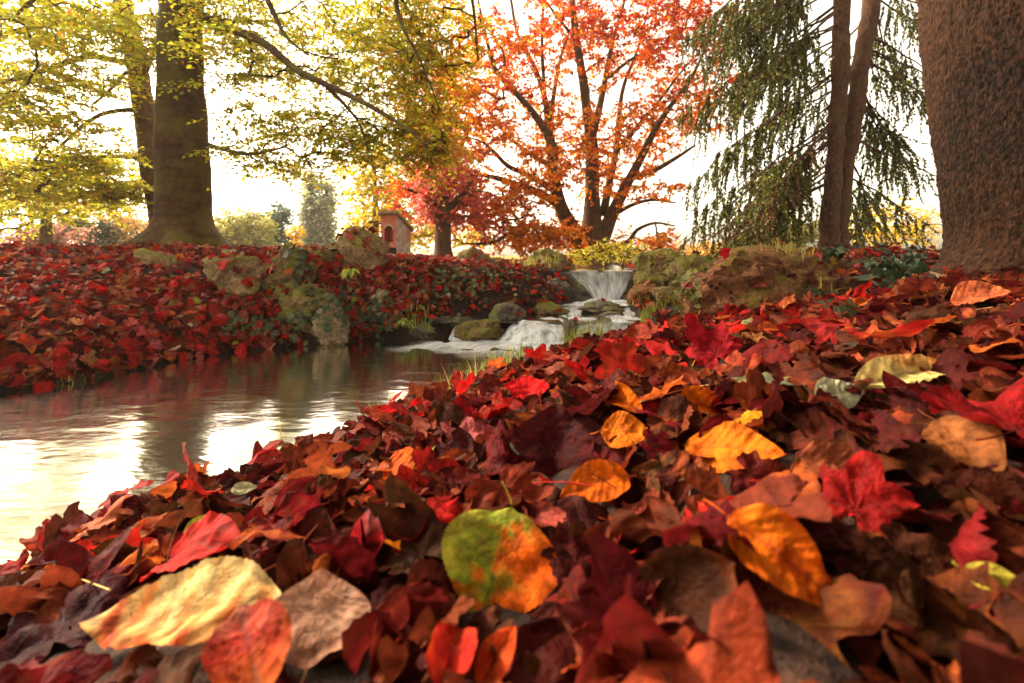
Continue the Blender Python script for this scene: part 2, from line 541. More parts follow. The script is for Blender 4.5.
def silk_surface(name, rows, mat, fade):
    """rows: list of polylines (across the flow) from upstream to downstream; fade: opacity per row"""
    rr = [catmull(r, 0.03) for r in rows]
    n = 60
    G = []
    for r in rr:
        s = np.concatenate([[0], np.cumsum(np.linalg.norm(np.diff(r, axis=0), axis=1))])
        t = np.linspace(0, s[-1], n)
        G.append(np.stack([np.interp(t, s, r[:, k]) for k in range(3)], -1))
    G = np.array(G)                                   # rows, n, 3
    m = 10 * (len(rows) - 1) + 1
    cols = []
    tt = np.linspace(0, len(rows) - 1, m)
    for j in range(n):
        c = catmull(G[:, j], 0.02)
        s = np.concatenate([[0], np.cumsum(np.linalg.norm(np.diff(c, axis=0), axis=1))])
        cols.append(np.stack([np.interp(np.linspace(0, s[-1], m), s, c[:, k]) for k in range(3)], -1))
    C = np.array(cols).transpose(1, 0, 2)             # m, n, 3
    V = C.reshape(-1, 3)
    V = V + np.stack([0 * V[:, 0], -0.035 * fbm(V * np.array([7, 3, 3]), 3, 5), 0.018 * fbm(V * np.array([8, 5, 3]), 3, 8)], -1)
    u = np.repeat(np.linspace(0, 1, n)[None], m, 0); v = np.repeat(np.linspace(0, 1, m)[:, None], n, 1)
    f = np.interp(tt, np.arange(len(rows)), fade)[:, None] * sstep(0, 0.07, u) * sstep(1, 0.93, u)
    wid = np.linalg.norm(G[0][-1] - G[0][0])
    L = np.stack([u * wid * 2.2, v * 3, f], -1).reshape(-1, 3)
    i = (np.arange(m - 1)[:, None] * n + np.arange(n - 1)[None, :]).ravel()
    o = link(name, make_mesh(name, V, [np.stack([i, i + 1, i + n + 1, i + n], -1)], mat, None, L))
    return tag(o, kind='structure')
sheet('stream_shelf_water', -0.75, 1.6, 4.10, 4.80, -0.612, M['water'], 12)
sheet('stream_ledge_water', 0.3, 1.7, 4.84, 5.48, -0.542, M['water'], 12)


def row(*pts): return [P(*p) for p in pts]


silk_surface('upper_waterfall', [row((566, 271.0, 5.60), (600, 271.0, 5.62), (637, 271.0, 5.60)),
                                 row((566, 272.2, 5.47), (600, 272.2, 5.46), (637, 272.2, 5.47)),
                                 row((580, 284, 5.40), (605, 285, 5.36), (630, 283, 5.40)),
                                 row((593, 299.5, 5.33), (606, 300, 5.26), (620, 299.5, 5.33))], M['fall'], [0.3, 0.4, 0.9, 1.35])
silk_surface('ledge_waterfall', [row((562, 304, 4.93), (575, 304, 4.92), (592, 304.5, 4.93)), row((553, 312, 4.76), (566, 313, 4.70), (582, 312.5, 4.76)),
                                 row((540, 318.6, 4.42), (562, 319, 4.38), (588, 318.6, 4.42))], M['fall'], [0.7, 1.2, 1.2])
silk_surface('ledge_waterfall', [row((614, 304, 4.93), (624, 304, 4.92), (636, 304.5, 4.93)), row((621, 312, 4.76), (632, 312.6, 4.72), (644, 312.5, 4.76)),
                                 row((626, 318.6, 4.42), (637, 319, 4.40), (650, 318.6, 4.42))], M['fall'], [0.7, 1.1, 1.1])
silk_surface('ledge_stream', [row((590, 299.2, 5.3), (606, 299.6, 5.26), (624, 299, 5.3)), row((562, 304, 4.92), (600, 304.2, 4.92), (638, 304, 4.92))], M['fall'], [1.3, 0.75])
silk_surface('shelf_stream', [row((545, 316.4, 4.56), (600, 316.6, 4.55), (648, 316.4, 4.56)), row((524, 322, 4.14), (580, 322.4, 4.12), (650, 322, 4.14))], M['fall'], [0.8, 1.0])
silk_surface('lower_waterfall', [row((512, 321.8, 4.15), (535, 321.8, 4.12), (563, 322.2, 4.14)), row((506, 327.5, 4.07), (533, 326.5, 3.98), (565, 328.5, 4.06)),
                                 row((495, 343, 3.92), (530, 345.5, 3.78), (567, 343, 3.91))], M['fall'], [0.95, 1.25, 1.45])
silk_surface('lower_waterfall', [row((578, 322.4, 4.13), (600, 322.4, 4.12), (652, 322.2, 4.14)), row((574, 330, 4.05), (600, 330, 4.02), (650, 329, 4.06)),
                                 row((569, 343, 3.93), (600, 344, 3.88), (652, 342, 3.94))], M['fall'], [0.6, 0.85, 1.1])
silk_surface('side_waterfall', [row((463, 320.5, 4.34), (470, 320.5, 4.34), (479, 321, 4.34)),
                                row((455, 326, 4.19), (463, 325.5, 4.16), (472, 326, 4.19)),
                                row((446, 340.5, 4.02), (456, 341, 3.99), (468, 340.5, 4.02))], M['fall'], [0.8, 1.2, 1.4])


def pool_pt(px, py, z=-0.744): return P(px, py, -z * F / (py - HY))


silk_surface('churned_water', [[pool_pt(438, 338.5), pool_pt(520, 341), pool_pt(580, 341), pool_pt(660, 341)],
                               [pool_pt(418, 342), pool_pt(510, 346), pool_pt(580, 347), pool_pt(660, 347)],
                               [pool_pt(370, 350), pool_pt(470, 356), pool_pt(560, 357), pool_pt(660, 357)]], M['foam'], [1.1, 0.8, 0.0])

# ------------------------------------------------------------------ rocks
def ico(sub):
    import bmesh
    bm = bmesh.new(); bmesh.ops.create_icosphere(bm, subdivisions=sub, radius=1.0)
    v = np.array([x.co[:] for x in bm.verts]); f = np.array([[w.index for w in q.verts] for q in bm.faces])
    bm.free(); return v, f


ICO = {k: ico(k) for k in (3, 4, 5)}
ROCKS = []


def rock(name, label, centre, size, seed, mat, sub=5, cuts=7, rough=0.16, rotz=0.0, group=None, points=None, cat='rock', boxy=0):
    v0, f = ICO[sub]
    if boxy: v0 = np.sign(v0) * np.abs(v0) ** boxy * 0.92
    r = np.random.default_rng(seed)
    v = v0 * (1 + 0.28 * fbm(v0 * 1.1 + seed * 3.1, 3, seed)[:, None])
    for k in range(cuts):                                    # broken flat faces
        n = nrm(r.normal(size=3)); h = r.uniform(0.55, 0.85)
        over = np.maximum(v @ n - h, 0)
        v = v - over[:, None] * n * 0.88
    n0 = nrm(v)
    v = v + n0 * (rough * 0.6 * fbm(v * 2.6 + seed, 4, seed + 9, 0.55))[:, None] + n0 * (rough * 0.36 * fbm(v * 8 + seed, 4, seed + 4, 0.65))[:, None]
    ridg = 1 - np.abs(fbm(v * 4.0 + 5.0 * seed, 3, seed + 31))
    v = v - n0 * (rough * 0.35 * sstep(0.75, 1.0, ridg))[:, None]
    v = v * np.array(size) * 0.5
    if points is not None: v = points(v)
    c, s = math.cos(rotz), math.sin(rotz)
    v = v @ np.array([[c, s, 0], [-s, c, 0], [0, 0, 1]])
    V = v + np.array(centre)
    o = centre_obj(name, V, [f], mat)
    tag(o, label, cat, group)
    ROCKS.append((V, f))
    return o


def rock_px(label, px, py, w, h, d, mat, seed, dd=None, name='rock', **kw):
    W, H = w * d / F, h * d / F
    return rock(name, label, P(px, py, d), (W * 1.08, (dd or 0.8 * W), H * 1.15), seed, M[mat], **kw)


def peak(v):                                                # slab rising to a point on one side
    s = v.copy(); hx = np.abs(s[:, 0]).max(); hz = np.abs(s[:, 2]).max()
    lim = np.interp(s[:, 0] / hx, [-1, -0.25, 0.1, 1], [-0.55, 1.0, 0.95, 0.35]) * hz
    s[:, 2] = np.minimum(s[:, 2], lim); return s


rock_px('small pitted tan stone half sunk in red leaves below the big beech trunk', 158, 268, 38, 36, 4.15, 'rock_tan', 3, sub=4)
rock_px('low pale flat stone among red leaves left of the small pitted stone', 112, 277, 48, 16, 3.9, 'rock_tan', 4, sub=4)
rock_px('large rounded pitted boulder in the red leaf bank right of the beech trunk', 240, 282, 66, 54, 4.12, 'rock_tan', 5, cuts=1, dd=0.6)
rock_px('small mossy boulder just right of the large pitted boulder', 288, 274, 46, 50, 4.1, 'rock_moss', 6)
rock_px('mossy earth covered outcrop rising from the pool below the ivy', 298, 314, 78, 60, 3.98, 'rock_moss', 7, dd=0.5)
rock_px('low mossy brown stone on the bank top left of the pointed slab', 318, 262, 46, 22, 4.5, 'rock_moss', 8, sub=4)
rock_px('big pointed mossy slab on the bank top beside the red shrine', 357, 264, 72, 54, 4.7, 'rock_tan', 9, dd=0.5, cuts=5, points=peak, rough=0.07)
rock_px('pale upright stone at the waterline under the ivy', 331, 329, 36, 44, 3.78, 'rock_pale', 10, dd=0.25)
rock_px('pale ivy framed stone in the bank below the pointed slab', 376, 307, 40, 36, 4.2, 'rock_pale', 11, dd=0.3)
rock_px('mossy stone in the leafy bank below the red tree', 420, 276, 40, 30, 4.9, 'rock_moss', 12, sub=4)
rock_px('round brown stone standing on the bank top right of the red tree', 475, 260, 33, 26, 5.9, 'rock_tan', 13, sub=4, cuts=4)
rock_px('small mossy stone touching the round brown stone on its right', 496, 265, 24, 16, 6.0, 'rock_moss', 14, sub=4)
rock_px('big grassy moss covered hump left of the upper waterfall', 546, 276, 66, 44, 6.0, 'rock_moss', 15, dd=0.7)
rock_px('mossy boulder on the slope between red tree and upper waterfall', 497, 285, 44, 34, 5.4, 'rock_moss', 16)
rock_px('flat mossy stone midway down the bank left of the ledge waterfall', 527, 299, 56, 20, 5.0, 'rock_moss', 17, sub=4)
rock_px('low mossy stone with red leaves left of the lower waterfall', 548, 309, 40, 14, 4.75, 'rock_moss', 171, sub=4)
rock_px('dark shadowed stone under the bank right of the flat mossy stone', 560, 290, 22, 24, 5.3, 'rock_wet', 18, sub=4)
rock_px('wide dark wet rock at the pool edge left of the side waterfall', 428, 327, 66, 30, 4.3, 'rock_wet', 19)
rock_px('mossy dome rock in the pool right of the side waterfall', 481, 331, 44, 24, 4.08, 'rock_moss', 20, cuts=3)
rock_px('dark wet boulder behind the mossy dome rock', 508, 318, 32, 28, 4.35, 'rock_wet', 21)
rock_px('wet rock shelf parting the ledge waterfall', 602, 309, 40, 14, 4.82, 'rock_wet', 22, sub=4, cuts=4)
rock_px('wet stone under the water on the right of the ledge waterfall', 612, 317, 26, 10, 4.6, 'rock_wet', 23, sub=4)
rock_px('rounded wet rock showing through the middle of the lower waterfall', 571, 332, 22, 24, 4.08, 'rock_wet', 24, sub=4, cuts=3)
rock_px('tiny dark stone in the churned pool below the lower waterfall', 528, 350, 13, 7, 3.55, 'rock_wet', 25, sub=3)
rock_px('mossy boulder forming the right shoulder of the upper waterfall', 662, 272, 60, 44, 5.5, 'rock_moss', 26, dd=0.7, boxy=0.7)
rock_px('dark reddish stone beside the stream below the right mossy shoulder', 643, 297, 36, 24, 4.95, 'rock_red', 27, sub=4)
rock_px('flat brown ledge stone with leaves between mossy boulders on the right bank', 672, 293, 54, 18, 4.6, 'rock_tan', 28, sub=4)
rock_px('mossy square boulder left of the long rusty rock', 705, 279, 58, 52, 3.9, 'rock_moss', 29, dd=0.6, boxy=0.7)
rock_px('small mossy stone in front of the right mossy shoulder', 681, 275, 30, 24, 4.7, 'rock_moss', 30, sub=4)
rock_px('long rusty brown rock with a flat top on the right bank', 770, 287, 176, 68, 2.85, 'rock_red', 33, dd=0.55, cuts=6, rough=0.16, boxy=0.6)
rock_px('dark mossy left end stone leaning on the long rusty rock', 706, 302, 48, 44, 2.9, 'rock_red', 32, dd=0.35)
rock_px('low brown earth covered stone under leaves before the scaly trunk', 868, 345, 110, 34, 1.45, 'rock_red', 35, dd=0.25, rough=0.1)

rock_px('small mossy stone in the leaves left of the flat mossy stone', 470, 300, 34, 20, 4.9, 'rock_moss', 61, sub=4)
rock_px('dark wet stone between the mossy dome rock and the flat mossy stone', 500, 305, 30, 18, 4.7, 'rock_wet', 62, sub=4)
rock_px('mossy stone at the foot of the bank above the wide dark wet rock', 445, 309, 44, 20, 4.6, 'rock_moss', 63, sub=4)
rock_px('low wet stone at the far pool edge under the leafy bank', 395, 334, 34, 14, 4.2, 'rock_wet', 64, sub=4)

rock_px('brown mossy stone in the ivy bank between pointed slab and red tree', 402, 292, 40, 34, 4.5, 'rock_moss', 71, boxy=0.8)
rock_px('brown stone low in the bank right of the pale ivy framed stone', 408, 314, 30, 24, 4.3, 'rock_tan', 72, sub=4)
rock_px('mossy knob on the bank above the flat mossy stone', 522, 283, 30, 26, 5.6, 'rock_moss', 73, sub=4)
rock_px('tan mossy stone on the bank top left of the grassy hump', 450, 283, 40, 26, 5.1, 'rock_tan', 74, sub=4)

# stone weir under the upper waterfall
acc = Acc()
n1, n2 = 60, 30
xs = np.linspace(P(560, 0, 5.5)[0], P(644, 0, 5.5)[0], n1); zs = np.linspace(-0.75, -0.205, n2)
X, Z = np.meshgrid(xs, zs)
q = np.stack([X.ravel(), 0 * X.ravel() + 5.5, Z.ravel()], -1)
front = q.copy(); front[:, 1] = 5.485 - 0.03 * np.abs(fbm(q * np.array([9, 1, 16]), 4, 3)) - 0.10 * sstep(-0.25, -0.6, q[:, 2])
back = q.copy(); back[:, 1] = 5.75
i = (np.arange(n2 - 1)[:, None] * n1 + np.arange(n1 - 1)[None, :]).ravel()
Q = np.stack([i, i + 1, i + n1 + 1, i + n1], -1)
t = (n2 - 1) * n1 + np.arange(n1 - 1); N = n1 * n2
top = np.stack([t, t + 1, t + 1 + N, t + N], -1)
sl = np.arange(n2 - 1) * n1; sr = sl + n1 - 1
sides = np.vstack([np.stack([sl, sl + n1, sl + n1 + N, sl + N], -1), np.stack([sr, sr + N, sr + n1 + N, sr + n1], -1)])
acc.add(np.vstack([front, back]), None, np.vstack([Q, Q[:, ::-1] + N, top, sides]))
weir = acc.obj('stone_weir', M['rock_wet'])
tag(weir, 'dark wet stone weir wall behind the upper waterfall', 'weir')

# ------------------------------------------------------------------ solid ground for dropping things on
def build_bvh():
    vs = [gv]; fs = [np.vstack([gq[:, [0, 1, 2]], gq[:, [0, 2, 3]]])]; n = len(gv)
    for V, f in ROCKS:
        vs.append(V); fs.append(f + n); n += len(V)
    return BVHTree.FromPolygons(np.concatenate(vs).tolist(), np.concatenate(fs).tolist(), all_triangles=True)


BVH = build_bvh()


def drop(x, y, top=3.0):
    h = BVH.ray_cast(Vector((x, y, top)), Vector((0, 0, -1)))
    return (np.array(h[0]), np.array(h[1])) if h[0] is not None else (np.array([x, y, -0.2]), np.array([0, 0, 1.0]))


def shoot(px, py):
    h = BVH.ray_cast(Vector((0, 0, 0)), Vector(ray(px, py)))
    return (np.array(h[0]), np.array(h[1])) if h[0] is not None else None


def shoot_down(px, py):
    """first solid point at this pixel column, looking lower until one is met"""
    for k in range(80):
        s = shoot(px, py + 1.5 * (k // 2) * (1 if k % 2 == 0 else -1))
        if s is not None and s[0][1] < 9 and not (stream_dist(s[0][:1], s[0][1:2])[0] < 0.01 and s[0][2] < water_level(s[0][1]) + 0.01): return s
    return None


def hit(px, py, h=0.0):
    """point on the view ray that lies h above the ground"""
    r = ray(px, py)
    ts = np.linspace(0.12, 14, 4000)
    p = ts[:, None] * r
    g = ground_z(p[:, 0], p[:, 1]) + h
    k = np.argmax(p[:, 2] < g)
    return p[k]
# ------------------------------------------------------------------ tree leaves
HEX = np.array([(0, 0, 0), (0.35, 0.30, 0.07), (0.75, 0.20, 0.05), (1, 0, -0.04), (0.75, -0.20, 0.05), (0.35, -0.30, 0.07)], float)
HEXQ = np.array([(0, 3, 2, 1), (0, 5, 4, 3)])
STAR = np.array([(0, 0, 0), (0.25, 0.38, 0.02), (0.5, 0.22, 0.05), (0.62, 0.5, -0.03), (0.72, 0.2, 0.04), (1, 0, -0.05),
                 (0.72, -0.2, 0.04), (0.62, -0.5, -0.03), (0.5, -0.22, 0.05), (0.25, -0.38, 0.02)], float)
STARQ = np.array([(0, 2, 1, 0), (0, 4, 3, 2), (0, 5, 4, 0)])
DIA = np.array([(0, 0, 0), (0.5, 0.28, 0.06), (1, 0, 0), (0.5, -0.28, 0.06)], float)


def rot_frames(x, n):
    """frames with x axis along x and z near n"""
    x = nrm(x); y = nrm(np.cross(n, x)); z = np.cross(x, y)
    return np.stack([x, y, z], -1)


def put_leaves(acc, pos, xdir, ndir, size, col, kind='hex'):
    R = rot_frames(xdir, ndir); N = len(pos)
    if kind == 'hex': T, Q, tri = HEX, HEXQ, None
    elif kind == 'dia': T, Q, tri = DIA, np.array([(0, 1, 2, 3)]), None
    else:
        T = STAR; Q = None; tri = np.array([(0, 2, 1), (0, 4, 2), (2, 4, 3), (0, 5, 4), (0, 6, 5), (0, 8, 6), (6, 8, 7), (0, 9, 8)])
    V = np.einsum('nij,kj->nki', R, T) * size[:, None, None] + pos[:, None, :]
    k = len(T); off = (np.arange(N) * k)[:, None, None]
    acc.add(V.reshape(-1, 3), None if tri is None else (tri[None] + off).reshape(-1, 3),
            None if Q is None else (Q[None] + off).reshape(-1, 4), np.repeat(col, k, 0))


def palette_pick(pal, n, r, jitter=0.18):
    w = np.array([p[0] for p in pal], float); c = np.array([p[1:] for p in pal], float)
    k = r.choice(len(pal), n, p=w / w.sum())
    return np.clip(c[k] * (1 + jitter * r.normal(size=(n, 1))) * (1 + 0.08 * r.normal(size=(n, 3))), 0.002, 0.95)


def grow(root, limbs, attr, r, step=0.22, twig=0.0035, droop=0.1, maxlen=9.0, seg=4):
    """connects every attractor to the nearest wood; returns wood tubes and end directions"""
    pos = [l[:, :3] for l in limbs]; pos = np.concatenate(pos)
    lim_r = np.concatenate([l[:, 3] for l in limbs])
    d0 = np.min(np.linalg.norm(attr[:, None] - pos[None, ::2], axis=2), axis=1) if len(attr) < 4000 else np.zeros(len(attr))
    order = np.argsort(d0)
    cap = len(pos) + len(attr) * 12
    NP = np.zeros((cap, 3)); NP[:len(pos)] = pos; n = len(pos)
    par = np.full(cap, -1); cnt = np.zeros(cap); paths = []; enddir = np.zeros((len(attr), 3))
    for a in order:
        t = attr[a]
        dv = NP[:n] - t
        dist = np.sqrt((dv ** 2).sum(1)) + 0.35 * np.maximum(dv[:, 2], 0)
        j = int(np.argmin(dist)); p = NP[j]; L = np.linalg.norm(t - p)
        k = max(2, int(L / step) + 1)
        s = np.linspace(0, 1, k + 1)[1:, None]
        mid = (p + t) / 2 + r.normal(size=3) * 0.13 * L + np.array([0, 0, droop * L])
        c = (1 - s) ** 2 * p + 2 * s * (1 - s) * mid + s ** 2 * t
        c[:-1] += r.normal(size=(k - 1, 3)) * 0.05 * L / k
        NP[n:n + k] = c; par[n] = j; par[n + 1:n + k] = np.arange(n, n + k - 1)
        paths.append((j, n, k)); enddir[a] = c[-1] - (c[-2] if k > 1 else p); n += k
    for i in range(n - 1, len(pos) - 1, -1):                 # leaf load of each piece of wood
        cnt[i] += 1 if True else 0
        if par[i] >= 0: cnt[par[i]] += cnt[i]
    acc = Acc()
    for j, s0, k in paths:
        pts = np.vstack([NP[j], NP[s0:s0 + k]])
        rad = twig * np.sqrt(np.maximum(np.concatenate([[cnt[s0] + 1], cnt[s0:s0 + k]]), 1)) ** 1.0
        if j < len(pos): rad = np.minimum(rad, lim_r[j] * 0.75)
        V, T, Q = tube(pts, rad, seg, False)
        acc.add(V, None, Q)
    return acc, enddir


def limb(pts, step=0.12):
    """pts: (px, py, depth, radius px at that depth)"""
    w = np.array([np.append(P(a, b, d), rp * d / F) for a, b, d, rp in pts])
    return catmull(w, step)


def limb_mesh(l, seg=12, wob=0.04, seed=0, flare=None):
    pts, rad = l[:, :3], l[:, 3].copy()
    V, T, Q = tube(pts, rad, seg, True)
    n = len(pts)
    cen = np.vstack([np.repeat(pts, seg, 0), pts[:1], pts[-1:]])
    rr = np.concatenate([np.repeat(rad, seg), [0.01, 0.01]])
    V = V + nrm(V - cen) * (rr * wob * fbm(V / np.maximum(rr[:, None], 0.02) * 0.6, 3, seed))[:, None]
    if flare is not None:
        zb, hgt, amt, nroot = flare
        u = V - cen; ang = np.arctan2(u[:, 1], u[:, 0])
        k = np.clip(1 - (V[:, 2] - zb) / hgt, 0, 1) ** 2.2
        V[:, :2] += u[:, :2] * (k * amt * (1 + 0.55 * np.cos(ang * nroot + 1.3 * np.sin(ang * 2 + 1))))[:, None]
    return V, T, Q


def make_tree(name, label, cat, limbs, bark, attr, leaves, r, group=None, seg=14, flare=None, twig=0.0035, droop=0.1, origin=None, limb_name='limb'):
    base = limbs[0][0, :3] if origin is None else origin
    t = empty(name, base, label, cat, group)
    for k, l in enumerate(limbs):
        V, T, Q = limb_mesh(l, seg if k == 0 else 9, 0.05, 3 + k, flare if k == 0 else None)
        a = Acc(); a.add(V, T, Q); a.obj('trunk' if k == 0 else limb_name, bark, t)
    wood, ed = grow(base, limbs, attr, r, twig=twig, droop=droop)
    f = Acc()
    if hasattr(leaves, 'wood'): leaves(f, attr, ed, r, wood)
    else: leaves(f, attr, ed, r)
    wood.obj('branches', bark, t)
    f.obj('foliage', M['foliage'], t)
    return t


def spray(pal, per, rad, size, flat=1.0, up=0.7, kind='hex', shade=None, droop=0.0):
    def fn(acc, attr, ed, r):
        N = len(attr) * per
        c = np.repeat(attr, per, 0)
        o = r.normal(size=(N, 3)) * 0.5; L = np.linalg.norm(o, axis=1, keepdims=True); o *= np.minimum(1, 1.0 / L)
        o *= np.array([rad, rad, rad * flat])
        o[:, 2] -= droop * np.linalg.norm(o[:, :2], axis=1)
        x = nrm(o * np.array([1, 1, 0.3]) + r.normal(size=(N, 3)) * 0.35 * rad + np.array([0, 0, -0.25 * rad]))
        n = nrm(r.normal(size=(N, 3)) * (1 - up) + np.array([0, 0, up]))
        s = size * r.uniform(0.65, 1.25, N)
        grp = np.repeat(r.integers(0, 1 << 30, len(attr)), per)
        col = palette_pick(pal, N, r) if shade is None else shade(c + o, grp, r, N)
        put_leaves(acc, c + o, x, n, s, col, kind)
    return fn


def twig_spray(pal, ntw, per, length, size, plane=0.9, up=0.7, kind='hex', shade=None, droop=0.25, rnd=0.25):
    """each shoot ends in a fan of thin twiglets that carry their leaves in two rows"""
    def fn(acc, attr, ed, r, wood=None):
        A, K = len(attr), ntw
        base = nrm(ed + 0.3 * r.normal(size=ed.shape))
        d = np.repeat(base, K, 0) + r.normal(size=(A * K, 3)) * 0.75
        d[:, 2] *= (1 - plane); d = nrm(d)
        Ln = length * r.uniform(0.55, 1.2, A * K)
        p0 = np.repeat(attr, K, 0) - d * (Ln * 0.12)[:, None]
        t = np.linspace(0, 1, 4)
        pts = p0[:, None] + d[:, None] * (Ln[:, None] * t)[..., None]
        pts[..., 2] -= droop * Ln[:, None] * t ** 2
        if wood is not None:                              # three sided twiglets
            off = np.array([(0, 1, 0), (.87, -.5, 0), (-.87, -.5, 0.0)]) @ np.array([[1, 0, 0.3], [0, .6, .8], [0, 0, 1]]) * size * 0.028
            V = (pts[:, :, None] + off[None, None] * (1.2 - t[None, :, None, None])).reshape(-1, 3)
            b = (np.arange(A * K) * 12)[:, None, None]
            i = np.arange(3)[:, None] * 3; j = np.arange(3)[None]; j2 = (j + 1) % 3
            q = np.stack([i + j, i + j2, i + 3 + j2, i + 3 + j], -1).reshape(1, -1, 4) + b
            wood.add(V, None, q.reshape(-1, 4))
        n = A * K
        s = (np.arange(per)[None] + r.uniform(0.2, 0.8, (n, per))) / per
        s = 0.12 + 0.9 * s
        pos = p0[:, None] + d[:, None] * (Ln[:, None] * s)[..., None]
        pos[..., 2] -= droop * Ln[:, None] * s ** 2
        sidev = nrm(np.cross(d, np.array([0, 0, 1.0])) + 0.001)
        sg = np.where(np.arange(per) % 2 == 0, 1.0, -1.0)[None, :, None]
        x = nrm(0.6 * d[:, None] + sg * 0.8 * sidev[:, None] + rnd * r.normal(size=(n, per, 3)) + np.array([0, 0, -0.25]))
        nd = nrm(np.array([0, 0, up]) + (1 - up) * r.normal(size=(n, per, 3)) * 1.1)
        N = n * per
        sz = size * r.uniform(0.6, 1.2, N) * np.repeat(np.clip(1.15 - 0.3 * s.mean(1), .5, 2), per)
        grp = np.repeat(r.integers(0, 1 << 30, A), K * per)
        P_ = pos.reshape(-1, 3)
        col = palette_pick(pal, N, r) if shade is None else shade(P_, grp, r, N)
        put_leaves(acc, P_, x.reshape(-1, 3), nd.reshape(-1, 3), sz, col, kind)
    fn.wood = True
    return fn


def px_cloud(blobs, r):
    """blobs: (px, py, rx, ry, d, dr, n) ellipsoids given where they stand; returns points"""
    out = []
    for px, py, rx, ry, d, dr, n in blobs:
        u = nrm(r.normal(size=(n, 3))) * (r.uniform(0, 1, (n, 1)) ** (1 / 2.4))
        c = P(px, py, d)
        out.append(c + u * np.array([rx * d / F, dr, ry * d / F]))
    return np.concatenate(out)


# ------------------------------------------------------------------ beech on the left bank
r = np.random.default_rng(21)
zb = float(ground_z(P(184, 250, 6.4)[0], 6.4)[0])
def Pz(px, z, d, rp): return (px, HY - z * F / d, d, rp)
trunk = limb([Pz(185, zb - 0.12, 6.4, 25), (184, 225, 6.4, 24), (183, 170, 6.4, 22.8), (181, 80, 6.4, 20.5), (181, 0, 6.4, 18.5), (183, -110, 6.4, 19), (190, -260, 6.3, 13), (200, -380, 6.2, 6)], 0.06)
limbs = [trunk,
         limb([(196, 14, 6.35, 6), (225, 27, 6.0, 4.8), (262, 42, 5.6, 4.0), (298, 71, 5.2, 3.5), (325, 84, 5.0, 3.0), (370, 106, 4.7, 2.4), (415, 135, 4.4, 1.5), (432, 160, 4.3, 0.8)]),
         limb([(322, 82, 5.0, 2.2), (345, 105, 5.0, 1.7), (360, 125, 5.0, 1.2), (368, 150, 5.0, 0.7)]),
         limb([(200, 142, 6.4, 3), (222, 149, 6.2, 2.2), (250, 154, 6.0, 1.8), (285, 147, 5.8, 1)]),
         limb([(200, -60, 6.4, 5), (240, -50, 6, 4.4), (270, 5, 5.6, 2.6), (285, 35, 5.4, 1.8), (308, 55, 5.2, 1)]),
         limb([(196, -90, 6.4, 6), (300, -100, 5.8, 5), (380, -45, 5.3, 3.4), (400, 20, 5.1, 2), (420, 60, 5.0, 1.2), (440, 110, 4.9, 0.8)]),
         limb([(195, -120, 6.4, 6), (330, -150, 6.2, 5), (440, -90, 6.0, 3), (470, -10, 6, 1.8), (478, 60, 6, 1)]),
         limb([(170, -20, 6.4, 5), (120, -40, 6.0, 3.5), (60, -20, 5.6, 2.4), (10, 20, 5.3, 1.4)]),
         limb([(170, -100, 6.4, 6), (60, -130, 5.8, 4), (-40, -60, 5.4, 2.4), (-90, 20, 5.2, 1.4)])]
blobs = [(255, 60, 55, 60, 6.2, 1.0, 62), (330, 40, 80, 70, 6.6, 1.0, 105), (400, 70, 62, 75, 6.2, 1.0, 120), (440, 40, 50, 60, 6.4, 0.9, 75),
         (410, 125, 48, 42, 5.8, 0.7, 66), (340, 140, 55, 30, 5.7, 0.8, 48), (280, 125, 50, 26, 6.0, 0.8, 34), (250, 160, 42, 20, 6.3, 0.8, 26),
         (430, 150, 28, 26, 5.3, 0.5, 26), (235, 20, 40, 36, 6.4, 0.7, 46), (110, 5, 40, 25, 6.2, 0.7, 22), (60, 30, 70, 45, 5.6, 1.0, 50),
         (20, 95, 60, 35, 5.4, 0.8, 26), (360, -50, 140, 40, 5.8, 1.0, 60), (100, -50, 140, 30, 5.8, 1.0, 24)]
att = px_cloud(blobs, r)


def beech_shade(p, grp, r, N):
    pal_g = [(5, .46, .46, .03), (4, .58, .53, .035), (2.5, .72, .54, .03), (1.2, .28, .31, .025), (.5, .75, .34, .02)]
    pal_o = [(3, .66, .52, .03), (3, .76, .44, .02), (2, .78, .25, .012), (.6, .68, .12, .012), (1.5, .40, .38, .025)]
    g = palette_pick(pal_g, N, r); o = palette_pick(pal_o, N, r)
    px = CX + F * p[:, 0] / p[:, 1]
    k = sstep(360, 470, px + 40 * vnoise(p * 1.1, 4)) * 0.8
    cl = (0.62 + 0.55 * ((grp % 997) / 997.0))[:, None]
    return np.where((r.uniform(0, 1, N) < k)[:, None], o, g) * cl


make_tree('beech_tree', 'big smooth grey trunked beech with yellow green leaves on the left bank', 'tree', limbs, M['beech'], att,
          twig_spray(None, 6, 9, 0.54, 0.064, 0.75, 0.72, 'hex', beech_shade, 0.30), r, seg=64, flare=(zb + 0.02, 0.55, 0.85, 5), twig=0.0022)

